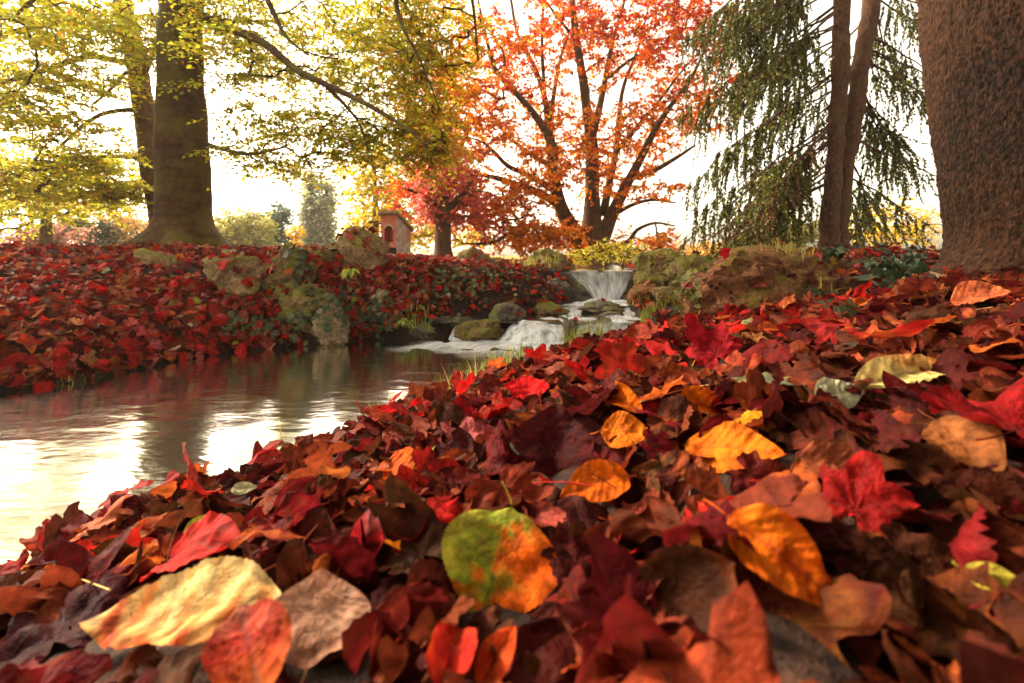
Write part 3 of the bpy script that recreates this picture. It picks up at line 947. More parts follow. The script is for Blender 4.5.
# slimmer beech behind
r = np.random.default_rng(22)
zb2 = float(ground_z(P(165, 250, 7.6)[0], 7.6)[0])
limbs = [limb([Pz(166, zb2 - 0.1, 7.6, 12), (163, 225, 7.6, 11), (158, 195, 7.6, 10.5), (151, 165, 7.6, 10), (147, 130, 7.6, 9.5), (140, 85, 7.6, 9), (133, 45, 7.6, 8.5), (122, 0, 7.6, 8), (110, -70, 7.6, 6), (100, -160, 7.6, 3)]),
         limb([(144, 111, 7.6, 2.6), (125, 110, 7.4, 2.3), (100, 115, 7.2, 2), (78, 130, 7.0, 1.7), (56, 151, 6.8, 1)]),
         limb([(134, 66, 7.6, 3.2), (115, 60, 7.3, 3), (85, 57, 7.0, 2.8), (45, 70, 6.6, 2.4), (0, 84, 6.3, 1.8), (-40, 100, 6, 1)]),
         limb([(127, 30, 7.6, 4), (100, 28, 7.3, 3.3), (60, 24, 7.0, 3.0), (20, 30, 6.7, 2.4), (-20, 40, 6.4, 1.6)]),
         limb([(151, 168, 7.6, 3), (138, 158, 7.4, 2.3), (110, 156, 7.2, 1.8), (80, 158, 7, 1.4), (40, 154, 6.8, 1)]),
         limb([(126, 72, 7.5, 1.8), (108, 92, 7.2, 1.3), (92, 105, 7.1, 1)]),
         limb([(140, 85, 7.6, 3), (156, 45, 7.4, 2.2), (168, 10, 7.2, 1.6), (160, -30, 7.2, 1)]),
         limb([(150, 165, 7.6, 2.5), (140, 185, 7.4, 1.6), (128, 196, 7.2, 1.2), (112, 200, 7.0, .8)]),
         limb([(118, -20, 7.6, 4), (70, -40, 7.2, 3), (20, -10, 6.8, 2), (-20, 20, 6.5, 1)])]
blobs = [(40, 165, 60, 26, 6.8, 0.9, 62), (100, 160, 45, 22, 7.0, 0.8, 42), (45, 120, 60, 22, 6.6, 0.8, 48), (30, 78, 60, 26, 6.5, 0.8, 60), (70, 35, 75, 30, 6.9, 0.9, 90),
         (125, 195, 34, 16, 7.3, 0.6, 45), (160, 40, 28, 40, 7.3, 0.6, 34), (110, 90, 40, 30, 7.2, 0.6, 22), (20, 190, 50, 20, 7.0, 0.9, 60)]
att = px_cloud(blobs, r)
pal = [(4, .48, .46, .03), (3, .62, .54, .04), (2, .30, .32, .025), (1, .66, .34, .03)]
make_tree('beech_tree', 'slim leaning beech trunk with long bare branches behind the big beech', 'tree', limbs, M['beech_pale'], att,
          twig_spray(pal, 6, 9, 0.48, 0.068, 0.8, 0.72, 'hex', None, 0.22), r, seg=16, flare=(zb2, 0.4, 0.5, 4), twig=0.0028)

# ------------------------------------------------------------------ red maple in the middle
r = np.random.default_rng(23)
D = 12.5
def L(*pts, dz=0.0):
    n = len(pts)
    return limb([(a, b, D + dz * k / (n - 1), w * 0.8) for k, (a, b, w) in enumerate(pts)], 0.16)


zm = float(ground_z(P(590, 250, D)[0], D)[0])
limbs = [limb([Pz(590, zm - 0.15, D, 19), (591, 247, D, 17), (592, 228, D, 11.5), (592, 200, D, 7.6), (592, 150, D, 6.6), (588, 120, D - .2, 5), (583, 80, D - .4, 4.4), (575, 30, D - .6, 3.4), (571, -20, D - .7, 2.4), (566, -80, D - .8, 1.2)], 0.1),
         L((584, 248, 13), (570, 225, 10), (560, 205, 8.5), (553, 172, 7.2), (550, 140, 6.2), (534, 114, 4.6), (515, 92, 3.8), (497, 72, 3), (488, 45, 2.2), (478, 0, 1.4), (470, -40, .8), dz=-1.2),
         L((549, 138, 4.6), (545, 100, 3.6), (534, 66, 2.8), (518, 35, 2.2), (511, 0, 1.7), (504, -50, .9), dz=0.9),
         L((550, 140, 3.8), (553, 100, 2.8), (560, 60, 2), (568, 36, 1.4), dz=0.5),
         L((545, 95, 2.6), (542, 50, 2), (543, 5, 1.4), (540, -40, .8), dz=-0.5),
         L((562, 208, 6), (540, 193, 4.6), (515, 184, 3.8), (496, 178, 3.2), (478, 176, 1.6), (462, 186, 1), dz=-1.6),
         L((553, 190, 4.6), (530, 176, 3.5), (508, 166, 2.9), (492, 150, 2.2), (478, 140, 1.3), (458, 138, .8), dz=-0.8),
         L((549, 165, 3.6), (525, 150, 2.6), (504, 132, 2), (488, 110, 1.3), (470, 96, .8), dz=0.9),
         L((592, 138, 5), (600, 105, 4.2), (606, 75, 3.4), (613, 40, 2.6), (622, 10, 1.9), (633, -40, 1), dz=0.8),
         L((600, 243, 11), (612, 215, 8), (624, 190, 6.6), (640, 160, 5.2), (656, 128, 4), (672, 104, 3), (690, 80, 2.2), (705, 50, 1.2), dz=-1.3),
         L((632, 178, 4), (655, 170, 3.2), (676, 158, 2.4), (694, 146, 1.4), dz=-0.6),
         L((603, 215, 5.5), (609, 185, 4.6), (616, 150, 3.6), (619, 115, 3), (624, 85, 2.4), (638, 48, 1.6), (648, 10, .9), dz=1.2),
         L((616, 152, 3), (636, 128, 2.6), (656, 105, 2), (678, 76, 1.4), (700, 50, .8), dz=0.4),
         L((580, 250, 6), (562, 232, 4.2), (542, 228, 3.4), (523, 226, 3), (508, 235, 2.6), (494, 242, 2.2), (476, 244, 1.5), (461, 243, .9), dz=-1.8),
         L((523, 226, 2), (512, 212, 1.8), (505, 198, 1.5), (500, 188, 1), dz=-.4),
         L((600, 254, 7), (618, 246, 3.6), (630, 240, 2.8), (637, 230, 2.2), (655, 223, 1.6), (675, 226, .9), dz=-1.0),
         L((612, 216, 3), (632, 205, 2.4), (652, 200, 1.8), (676, 203, 1), dz=-0.9),
         L((576, 40, 2.2), (556, 15, 1.6), (530, -20, 1), dz=-.6),
         L((605, 80, 2.4), (640, 55, 1.9), (690, 45, 1.1), (720, 40, .7), dz=.7)]
blobs = [(525, 235, 48, 16, 11.2, 0.8, 60), (470, 210, 40, 26, 11.4, 1.0, 60), (455, 170, 36, 28, 11.6, 1.0, 62), (480, 120, 50, 40, 11.8, 1.4, 72), (500, 60, 50, 48, 12, 1.5, 68),
         (560, 30, 60, 45, 12.3, 1.8, 62), (620, 30, 70, 48, 12.3, 1.8, 88), (680, 40, 50, 50, 12, 1.6, 72), (690, 100, 40, 40, 11.8, 1.3, 44), (650, 130, 50, 40, 12, 1.4, 46),
         (600, 150, 45, 45, 12.4, 1.4, 46), (550, 170, 40, 36, 12, 1.2, 44), (640, 190, 40, 22, 11.8, 1.0, 20), (640, 240, 44, 9, 11.8, 0.8, 14), (565, 238, 34, 12, 12, 1.0, 14),
         (560, 110, 50, 40, 12.2, 1.5, 40), (520, 195, 30, 22, 11.5, 0.9, 32), (440, 100, 36, 46, 11.5, 1, 56), (600, -40, 130, 30, 12.3, 1.8, 60), (420, 190, 30, 30, 11.2, .8, 30)]
att = px_cloud(blobs, r)


def maple_shade(p, grp, r, N):
    lo = [(4, .78, .26, .012), (3, .78, .15, .010), (2, .80, .36, .02), (1, .6, .08, .01)]
    hi = [(4, .64, .045, .014), (3, .70, .095, .010), (2, .52, .022, .016), (1.6, .76, .17, .010), (.5, .6, .09, .04)]
    a = palette_pick(lo, N, r); b = palette_pick(hi, N, r)
    py = HY - F * p[:, 2] / p[:, 1]
    k = 0.72 * sstep(140, 0, py + 45 * vnoise(p * 0.5, 9))
    px = CX + F * p[:, 0] / p[:, 1]
    k = np.maximum(k, 0.8 * sstep(500, 430, px) * sstep(130, 200, py))
    cl = (0.7 + 0.45 * ((grp % 997) / 997.0))[:, None]
    return np.where((r.uniform(0, 1, N) < k)[:, None], b, a) * cl


make_tree('maple_tree', 'wide spreading multi stemmed maple in orange and red leaf behind the waterfall', 'tree', limbs, M['maple'], att,
          twig_spray(None, 5, 8, 0.60, 0.105, 0.45, 0.45, 'star', maple_shade, 0.1, 0.5), r, seg=20, flare=(zm, 0.5, 0.5, 4), twig=0.0045)

# small red tree by the shrine
r = np.random.default_rng(24)
zr = float(ground_z(P(444, 255, 10)[0], 10)[0])
limbs = [limb([Pz(444, zr - .1, 10, 10), (443, 250, 10, 8.6), (443, 225, 10, 8), (441, 205, 10, 8.5), (444, 180, 10, 6), (446, 150, 10, 4), (450, 110, 10, 2)]),
         limb([(441, 212, 10, 5), (428, 200, 9.8, 3.6), (415, 192, 9.6, 2), (404, 188, 9.5, 1)]),
         limb([(444, 212, 10, 4.4), (458, 200, 10, 3), (468, 186, 10, 2), (480, 170, 10, 1)]),
         limb([(442, 206, 10, 4), (432, 180, 10.2, 2.6), (424, 160, 10.4, 1.2)])]
att = px_cloud([(430, 192, 17, 20, 9.7, .6, 44), (444, 174, 34, 26, 9.9, .8, 70), (468, 190, 22, 20, 10, .6, 36), (462, 215, 20, 16, 10, .5, 30), (428, 216, 12, 10, 9.9, .4, 18), (438, 150, 30, 20, 10, .7, 30)], r)
pal = [(4, .66, .15, .11), (3, .60, .08, .07), (2, .70, .24, .17), (1, .7, .2, .03)]
make_tree('red_tree', 'small stout trunked tree with pinkish red leaves beside the red shrine', 'tree', limbs, M['maple'], att,
          twig_spray(pal, 3, 5, 0.40, 0.085, 0.5, 0.4, 'star', None, 0.15, 0.5), r, seg=14, flare=(zr, 0.3, 0.3, 4), twig=0.004)

# ------------------------------------------------------------------ far trees and shrubs
def far_tree(name, label, cat, px, ybase, d, trunk_px, blobs, pal, leaf, per, seed, group='trees and shrubs in the far background', flat=0.7, kind='hex', top=None, rad=None):
    r = np.random.default_rng(seed)
    zg = float(ground_z(P(px, 250, d)[0], d)[0])
    ytop = min(b[1] for b in blobs) if top is None else top
    limbs = [limb([Pz(px, zg - 0.1, d, trunk_px), (px + trunk_px * .2, (ybase + ytop) / 2 + 4, d, trunk_px * 0.7), (px - trunk_px * .1, ytop, d, trunk_px * 0.25)], 0.4)]
    att = px_cloud(blobs, r)
    make_tree(name, label, cat, limbs, M['maple'], att, twig_spray(pal, 3, max(3, per // 4), 1.3 * (rad or 3.2 * leaf), leaf * 1.05, 0.5, 0.45, kind, None, 0.35, 0.45), r, group=group, seg=8, twig=0.008 if d > 16 else 0.004)


far_tree('yellow_tree', 'broad bright yellow green tree filling the left edge behind the bank', 'tree', 45, 250, 13, 6,
         [(20, 196, 50, 22, 13, 1.6, 90), (85, 186, 40, 22, 13.2, 1.5, 60), (40, 165, 60, 24, 13, 1.4, 70), (-5, 216, 22, 16, 12.6, 1, 34), (125, 172, 36, 22, 13.5, 1.2, 36), (62, 208, 20, 12, 12.8, .8, 26), (110, 202, 14, 8, 13, .6, 14)],
         [(4, .62, .58, .03), (3, .52, .52, .035), (2, .74, .60, .05), (1, .38, .40, .03)], 0.14, 22, 31)
far_tree('yellow_tree', 'golden yellow tree standing behind the red shrine', 'tree', 375, 255, 15, 4,
         [(372, 205, 28, 30, 15, 1.5, 90), (395, 190, 36, 36, 15, 1.5, 130), (420, 225, 34, 22, 15.5, 1.4, 80), (364, 232, 12, 12, 15, 1, 30), (370, 160, 40, 26, 15, 1.5, 90), (470, 235, 24, 12, 16, 1, 40)],
         [(4, .70, .52, .03), (3, .62, .40, .02), (2, .50, .45, .04)], 0.13, 20, 32)
far_tree('pale_shrub', 'pale yellow green rounded tree just right of the big beech trunk', 'tree', 240, 255, 24, 3,
         [(241, 227, 27, 20, 24, 1.8, 190), (220, 236, 12, 12, 24, 1.2, 50), (256, 238, 10, 10, 24, 1, 50)],
         [(4, .42, .38, .10), (3, .50, .46, .15), (2, .30, .30, .08)], 0.20, 24, 33)
far_tree('dark_conifer', 'dark blue green bushy conifer right of the pale rounded tree', 'tree', 275, 255, 27, 3,
         [(275, 240, 15, 16, 27, 1.2, 100), (272, 222, 14, 12, 27, 1, 70), (280, 212, 8, 8, 27, .8, 30)],
         [(4, .09, .15, .11), (3, .14, .20, .14), (1, .06, .09, .07)], 0.2, 24, 34)
for k, (px, w, ht, lab) in enumerate([(310, 11, 175, 'tall narrow grey green conifer, the left one of the far pair'), (326, 9, 186, 'narrow grey green conifer, the right one of the far pair')]):
    bl = []
    for q in range(9):
        yy = 248 - (248 - ht) * q / 8
        bl.append((px, yy, w * (1 - 0.8 * (q / 8) ** 1.4), 6, 30, w * (1 - .8 * q / 8) * 30 / F, int(34 - 2.5 * q)))
    far_tree('grey_conifer', lab, 'tree', px, 255, 30, 2, bl, [(4, .42, .43, .28), (3, .50, .50, .36), (2, .30, .32, .21)], 0.26, 22, 35 + k, top=ht - 6)
far_tree('yellow_shrub', 'small golden yellow tree between dark conifer and grey conifers', 'tree', 296, 255, 22, 2,
         [(296, 234, 6, 13, 22, .4, 40), (294, 247, 7, 5, 22, .4, 20)], [(4, .80, .50, .02), (2, .7, .38, .02)], 0.14, 14, 37, rad=.25)
far_tree('red_shrub', 'low dusty pink shrub far left behind the leaf bank', 'shrub', 45, 255, 17, 2,
         [(46, 234, 32, 12, 17, 1.2, 110), (25, 242, 16, 7, 17, .8, 36)], [(4, .42, .17, .13), (3, .5, .24, .17), (1, .33, .10, .07)], 0.14, 22, 38)
far_tree('dark_shrub', 'dark green shrub between the pink shrub and the orange one', 'shrub', 92, 255, 20, 2,
         [(92, 232, 20, 18, 20, 1.2, 100), (78, 226, 14, 14, 20, .8, 50)], [(4, .06, .08, .045), (3, .10, .12, .06)], 0.16, 22, 39)
far_tree('orange_shrub', 'pale orange shrub left of the beech trunk', 'shrub', 116, 255, 21, 2,
         [(116, 222, 18, 20, 21, 1.1, 80), (112, 243, 14, 8, 21, .8, 40)], [(4, .72, .42, .12), (3, .62, .34, .08), (1, .75, .55, .25)], 0.16, 20, 40)
far_tree('grey_shrub', 'grey green shrub touching the left side of the beech trunk', 'shrub', 138, 255, 23, 2,
         [(139, 232, 15, 20, 23, 1.2, 80), (150, 245, 12, 10, 23, .8, 40)], [(4, .25, .25, .14), (3, .33, .30, .16), (2, .16, .18, .10)], 0.18, 22, 41)
far_tree('orange_shrub', 'wide low peach orange hedge shrub under the drooping spruce', 'shrub', 745, 255, 17, 2,
         [(740, 246, 34, 9, 17, 1.2, 110), (775, 238, 22, 12, 17, 1.2, 80), (705, 250, 20, 6, 17, .8, 40)], [(4, .72, .38, .09), (3, .66, .46, .14), (2, .55, .30, .10)], 0.13, 22, 42)
far_tree('olive_shrub', 'olive green shrub close left of the spruce trunk', 'shrub', 800, 250, 11, 2,
         [(800, 232, 18, 12, 11, .7, 70), (785, 240, 14, 7, 11, .5, 40)], [(4, .34, .31, .09), (3, .45, .38, .12)], 0.09, 22, 43)
far_tree('yellow_tree', 'loose golden yellow tree between spruce and scaly trunk', 'tree', 885, 250, 13, 3,
         [(885, 218, 30, 24, 13, 1.1, 62), (905, 232, 22, 14, 13, .9, 44), (862, 236, 18, 10, 13, .8, 30), (930, 225, 20, 22, 13.5, 1, 40)],
         [(4, .80, .55, .03), (3, .78, .45, .02), (1, .6, .5, .05)], 0.10, 14, 44)
far_tree('yellow_shrub', 'low straw yellow bush on the rim above the upper waterfall', 'shrub', 622, 262, 7.2, 1.4,
         [(625, 250, 22, 9, 7.2, .35, 60), (602, 248, 12, 9, 7.2, .3, 34), (580, 256, 14, 6, 7.0, .25, 26)], [(4, .50, .42, .04), (3, .60, .46, .05), (2, .32, .30, .04)], 0.045, 22, 45)
far_tree('pink_shrub', 'far pinkish brown hedge line right of the maple foot', 'shrub', 682, 256, 26, 2,
         [(682, 250, 34, 6, 26, 1.6, 90), (650, 252, 20, 4, 26, 1, 36)], [(4, .52, .28, .18), (3, .6, .36, .2)], 0.2, 20, 46)

# ------------------------------------------------------------------ spruce
r = np.random.default_rng(25)
ds = 6.4
zs_ = float(ground_z(P(832, 240, ds)[0], ds)[0])
sp = empty('spruce_tree', P(832, HY - zs_ * F / ds, ds), 'two stemmed spruce with drooping dark olive curtains of needles', 'tree')
stemA = limb([Pz(829, zs_ - .15, ds, 10), (831, 200, ds, 8), (836, 140, ds, 7.6), (840, 80, ds, 7.4), (842, 0, ds, 7), (843, -130, ds, 7), (844, -330, ds, 4)], 0.1)
stemB = limb([Pz(837, zs_ - .15, ds + .12, 10), (841, 200, ds + .1, 8), (852, 130, ds + .1, 7.8), (862, 60, ds + .1, 7.8), (872, 0, ds + .1, 7.6), (886, -120, ds + .1, 8), (900, -300, ds + .1, 4)], 0.1)
for k, st in enumerate((stemA, stemB)):
    V, T, Q = limb_mesh(st, 32, 0.20, 60 + k, (zs_, 0.3, 0.22, 4)); a = Acc(); a.add(V, T, Q); a.obj('trunk', M['spruce'], sp)
wood, need = Acc(), Acc()


def needle_twig(p0, dirn, length, r, npm=85):
    k = max(3, int(length / 0.07)); t = np.linspace(0, 1, k)[:, None]
    sway = r.normal(size=3) * np.array([.12, .12, .0])
    pts = p0 + dirn * length * t * np.array([1, 1, 1.0]) + sway * length * t ** 2
    V, T, Q = tube(pts, np.linspace(0.004, 0.0015, k), 3, False); wood.add(V, None, Q)
    n = int(length * npm) + 4
    s = r.uniform(0.05, 1, n); i = np.clip((s * (k - 1)).astype(int), 0, k - 2); f = (s * (k - 1) - i)[:, None]
    pos = pts[i] * (1 - f) + pts[i + 1] * f
    side = r.normal(size=(n, 3)); x = nrm(dirn + 0.55 * nrm(side))
    put_leaves(need, pos, x, nrm(r.normal(size=(n, 3))), r.uniform(0.036, 0.062, n) * (1.1 - 0.4 * s), palette_pick(NP_, n, r, .25), 'dia')


pal_green = [(4, .085, .095, .018), (3, .14, .14, .024), (2, .045, .052, .015), (1.4, .23, .21, .03), (.8, .13, .065, .022)]
pal_dead = [(3, .17, .075, .025), (2, .10, .045, .02), (2, .10, .09, .02)]


def spruce_branch(z, stem, az, length, droop, dens, dead=False):
    global NP_
    NP_ = pal_dead if dead else pal_green
    i = int(np.argmin(np.abs(stem[:, 2] - z))); p0 = stem[i, :3]
    k = max(6, int(length / 0.12)); t = np.linspace(0, 1, k)
    h = np.array([math.sin(az), math.cos(az), 0])
    bend = r.normal() * 0.15
    perp = np.array([h[1], -h[0], 0])
    pts = p0 + h * (length * t)[:, None] + perp * (bend * length * t ** 2)[:, None]
    pts[:, 2] += -length * (droop * t + 0.18 * t ** 2 - 0.13 * t ** 4) + 0.012 * r.normal(size=k)
    V, T, Q = tube(pts, np.linspace(0.012 + .003 * length, 0.003, k), 5, False); wood.add(V, None, Q)
    for j in range(int(length * dens)):
        s = r.uniform(0.22, 1) ** 0.8; q = pts[min(int(s * (k - 1)), k - 1)]
        ang = r.choice([-1, 1]) * r.uniform(0.6, 1.3)
        d0 = nrm(h * math.cos(ang) * 0.5 + perp * math.sin(ang) * 0.5 + np.array([0, 0, -r.uniform(0.35, 2.2)]))
        ln = r.uniform(0.2, 0.75) * (0.6 + 0.6 * (1 - abs(2 * s - 1.2)))
        needle_twig(q + 0.01 * r.normal(size=3), d0, ln, r)
        if r.uniform() < 0.45:
            needle_twig(q + d0 * ln * 0.8, nrm(d0 * 0.2 + np.array([0, 0, -1])), ln * 0.8, r)


PI = math.pi
for k in range(36):                                          # left side curtains
    z = r.uniform(1.0, 4.9); ln = r.uniform(1.2, 2.3)
    spruce_branch(z, stemA, r.uniform(-2.05, -0.7), ln, r.uniform(0.28, 0.75), 19)
for px_, py_, n in ((735, 60, 3), (745, 110, 3), (790, 60, 3), (770, 140, 2)):
    pass
for k in range(26):                                          # right side
    z = r.uniform(0.9, 4.4); ln = r.uniform(0.8, 1.6)
    spruce_branch(z, stemB, r.uniform(0.7, 2.0), ln, r.uniform(0.2, 0.6), 11)
for k in range(6):
    spruce_branch(r.uniform(1.6, 4), stemB, r.uniform(-0.6, 0.6), r.uniform(.8, 1.5), r.uniform(.2, .5), 12)
for k in range(5):
    spruce_branch(r.uniform(1.2, 2.4), stemA, r.uniform(-2.2, -1.1), r.uniform(1.2, 1.9), r.uniform(.7, .95), 16, True)
wood.obj('branches', M['spruce'], sp)
need.obj('needles', M['needles'], sp)

# ------------------------------------------------------------------ big scaly trunk on the right
dt = 2.45
zt = -0.10
axis = catmull(np.array([np.append(P(a_, HY - z_ * F / dt, dt), r_) for a_, z_, r_ in
    ((1091, zt - .12, .57), (1092, 0.03, .56), (1087, .40, .57), (1080, .90, .58), (1072, 1.37, .59), (1066, 2.0, .58), (1060, 3.0, .55), (1060, 4.9, .47))]), 0.012)
seg = 420
n = len(axis)
ang = np.linspace(0, 2 * np.pi, seg, endpoint=False)
A, I = np.meshgrid(ang, np.arange(n))
zc = axis[I, 2]
k = np.clip(1 - (zc - zt) / 0.24, 0, 1.3) ** 2
R = axis[I, 3] * (1 + 0.13 * k * (1 + 0.8 * np.cos(4 * A + 0.6)) + 0.02 * np.sin(3 * A + 1.2 * zc))
cyl = np.stack([np.cos(A) * 0.54, np.sin(A) * 0.54, zc], -1).reshape(-1, 3)
wq = np.stack([A.ravel() * 0.54 * 44, zc.ravel() * 24], -1) + 0.55 * np.stack([fbm(cyl * 11, 3, 5), fbm(cyl * 11 + 9, 3, 6)], -1)
f1, f2, hh = worley2(wq, 3)
plate = sstep(0.0, 0.34, f2 - f1)
wq2 = np.stack([A.ravel() * 0.54 * 80, zc.ravel() * 44], -1) + 0.5 * np.stack([fbm(cyl * 26, 2, 15), fbm(cyl * 26 + 9, 2, 16)], -1)
g1, g2, gh = worley2(wq2, 8)
big = fbm(cyl * 2.4, 3, 30)
disp = 0.007 * plate * (0.7 + 0.5 * hh) + 0.005 * sstep(0, .4, g2 - g1) + 0.012 * big + 0.003 * fbm(cyl * 30, 3, 31) - 0.008 * sstep(0.70, 1.0, 1 - np.abs(fbm(cyl * np.array([8, 8, 1.1]), 3, 44)))
R = R.ravel() + disp
V = np.stack([axis[I, 0].ravel() + np.cos(A).ravel() * R, axis[I, 1].ravel() + np.sin(A).ravel() * R, zc.ravel()], -1)
ii_ = np.arange(n - 1)[:, None] * seg; jj_ = np.arange(seg)[None]; j2_ = (jj_ + 1) % seg
Q = np.stack([ii_ + jj_, ii_ + j2_, ii_ + seg + j2_, ii_ + seg + jj_], -1).reshape(-1, 4)
tone = np.clip(0.22 + 0.85 * plate * (0.75 + 0.5 * gh) + 0.35 * big, 0.1, 1.6)[:, None]
colr = np.clip(np.array([1.0, 0.94, 0.88]) * tone * (1 + 0.16 * hh[:, None]), 0.1, 1.6)
big_tree = empty('old_tree', (axis[0, 0], axis[0, 1], zt), 'huge reddish brown trunk with small scaly bark plates at the right edge', 'tree')
ac = Acc(); ac.add(V, None, Q, colr); ac.obj('trunk', M['bark'], big_tree)
TR_AX = axis

# its crown, unseen above the picture, is shaped to shade the near bank
r = np.random.default_rng(77)
cl = [catmull(np.array([(2.95, 2.45, 4.2, .20), (1.8, 1.6, 4.7, .14), (0.6, 0.6, 4.9, .09), (-.6, -.4, 4.8, .05)]), .2),
      catmull(np.array([(2.95, 2.45, 3.7, .18), (3.2, 1.0, 4.3, .12), (3.0, -.8, 4.5, .08), (2.6, -2.4, 4.4, .04)]), .2),
      catmull(np.array([(2.95, 2.45, 3.4, .15), (2.2, .9, 3.8, .11), (1.4, -.8, 4.0, .07), (.6, -2.4, 4.0, .04)]), .2),
      catmull(np.array([(1.8, 1.6, 4.7, .13), (.4, -.6, 4.9, .11), (-1.8, -2.0, 4.7, .08), (-3.4, -3.6, 4.3, .04)]), .2),
      catmull(np.array([(2.95, 2.45, 4.6, .2), (4.4, 2.2, 5.0, .12), (5.6, 1.4, 5.0, .06)]), .2)]
for k, l in enumerate(cl):
    V, T, Q = limb_mesh(l, 9, .05, 90 + k); a = Acc(); a.add(V, T, Q); a.obj('limb', M['spruce'], big_tree)
n = 900
att = np.stack([r.uniform(-1.5, 5.0, n), r.uniform(-2.6, 2.6, n), r.uniform(2.4, 5.2, n)], -1)
att = att[(att[:, 2] > 0.8 * att[:, 1] + 2.6)]
n = 40
att = np.vstack([att, np.stack([r.uniform(-2.4, -0.6, n), r.uniform(-5.0, -0.2, n), r.uniform(3.0, 5.4, n)], -1)])
n = 480
att = np.vstack([att, np.stack([r.uniform(-1.6, 3.6, n), r.uniform(-2.4, -0.75, n), r.uniform(0.25, 2.8, n)], -1)])      # unseen low foliage added behind the viewpoint to darken the foreground
wood, ed = grow(big_tree, cl, att, r)
wood.obj('branches', M['spruce'], big_tree)
f = Acc(); spray([(3, .12, .10, .02), (2, .20, .13, .02), (1, .26, .08, .015)], 26, .42, .13, .5, .5)(f, att, ed, r)
f.obj('foliage', M['foliage'], big_tree)
# ------------------------------------------------------------------ fallen leaves: blade shapes
def bend(V, ang, k):
    """roll the blade about an in-plane axis"""
    if abs(k) < 1e-3: return V
    c, s = math.cos(ang), math.sin(ang)
    u = V[:, 0] * c + V[:, 1] * s; w = -V[:, 0] * s + V[:, 1] * c
    th = k * u
    u2 = np.sin(th) * (1 / k - V[:, 2]); z2 = 1 / k - np.cos(th) * (1 / k - V[:, 2])
    return np.stack([u2 * c - w * s, u2 * s + w * c, z2], -1)


def oval_blade(nu, nv, wr, r, fold=0.25, crumple=0.03, serr=0.04, curl=0.0, pointy=1.0, kx=0.0, edge=0.15):
    t = np.linspace(0, 1, nu)
    w = wr * (np.sin(np.pi * t ** 0.85) ** 0.75) * (1 - 0.35 * pointy * t ** 3) + 0.006
    w[-1] = 0.002; w[0] = 0.006
    v = np.linspace(-1, 1, nv)
    T, Vv = np.meshgrid(t, v, indexing='ij')
    ww = np.repeat(w[:, None], nv, 1) * (1 + serr * np.where(np.abs(Vv) > 0.95, np.where(np.arange(nu)[:, None] % 2 == 0, 1, -1), 0))
    ww = ww * (1 + 0.07 * vnoise(np.stack([T.ravel() * 3, np.sign(Vv).ravel() * 2, 0 * T.ravel() + r.uniform(0, 99)], -1)).reshape(T.shape))
    y = Vv * ww
    x = T + 0.05 * np.abs(Vv) * (0.5 - T)
    ph = r.uniform(0, 50)
    q = np.stack([x.ravel() * 4, y.ravel() * 4, 0 * x.ravel() + ph], -1)
    z = fold * np.abs(y) + (crumple * fbm(q, 3, 2)).reshape(x.shape)
    z = z + 0.005 * np.cos(2 * np.pi * (T * 9 - np.abs(y) * 7)) * np.minimum(np.abs(y) / 0.12, 1)
    z = z + edge * r.normal() * (np.abs(y) ** 2) * 1.5 + edge * 0.8 * (np.abs(Vv) ** 3) * (vnoise(np.stack([T.ravel() * 4, np.sign(Vv).ravel() * 3, 0 * T.ravel() + ph], -1)).reshape(T.shape)) * 0.35
    V = np.stack([x.ravel() - 0.5, y.ravel(), z.ravel()], -1)
    luv = np.stack([T.ravel(), y.ravel(), Vv.ravel()], -1)
    V = bend(V, 0.0, kx); V = bend(V, math.pi / 2, curl)
    i = (np.arange(nu - 1)[:, None] * nv + np.arange(nv - 1)[None, :]).ravel()
    Q = np.stack([i, i + nv, i + nv + 1, i + 1], -1)
    return V, Q, luv


LOBES = [(0.0, 1.0), (0.80, 0.86), (-0.80, 0.86), (1.75, 0.55), (-1.75, 0.55)]


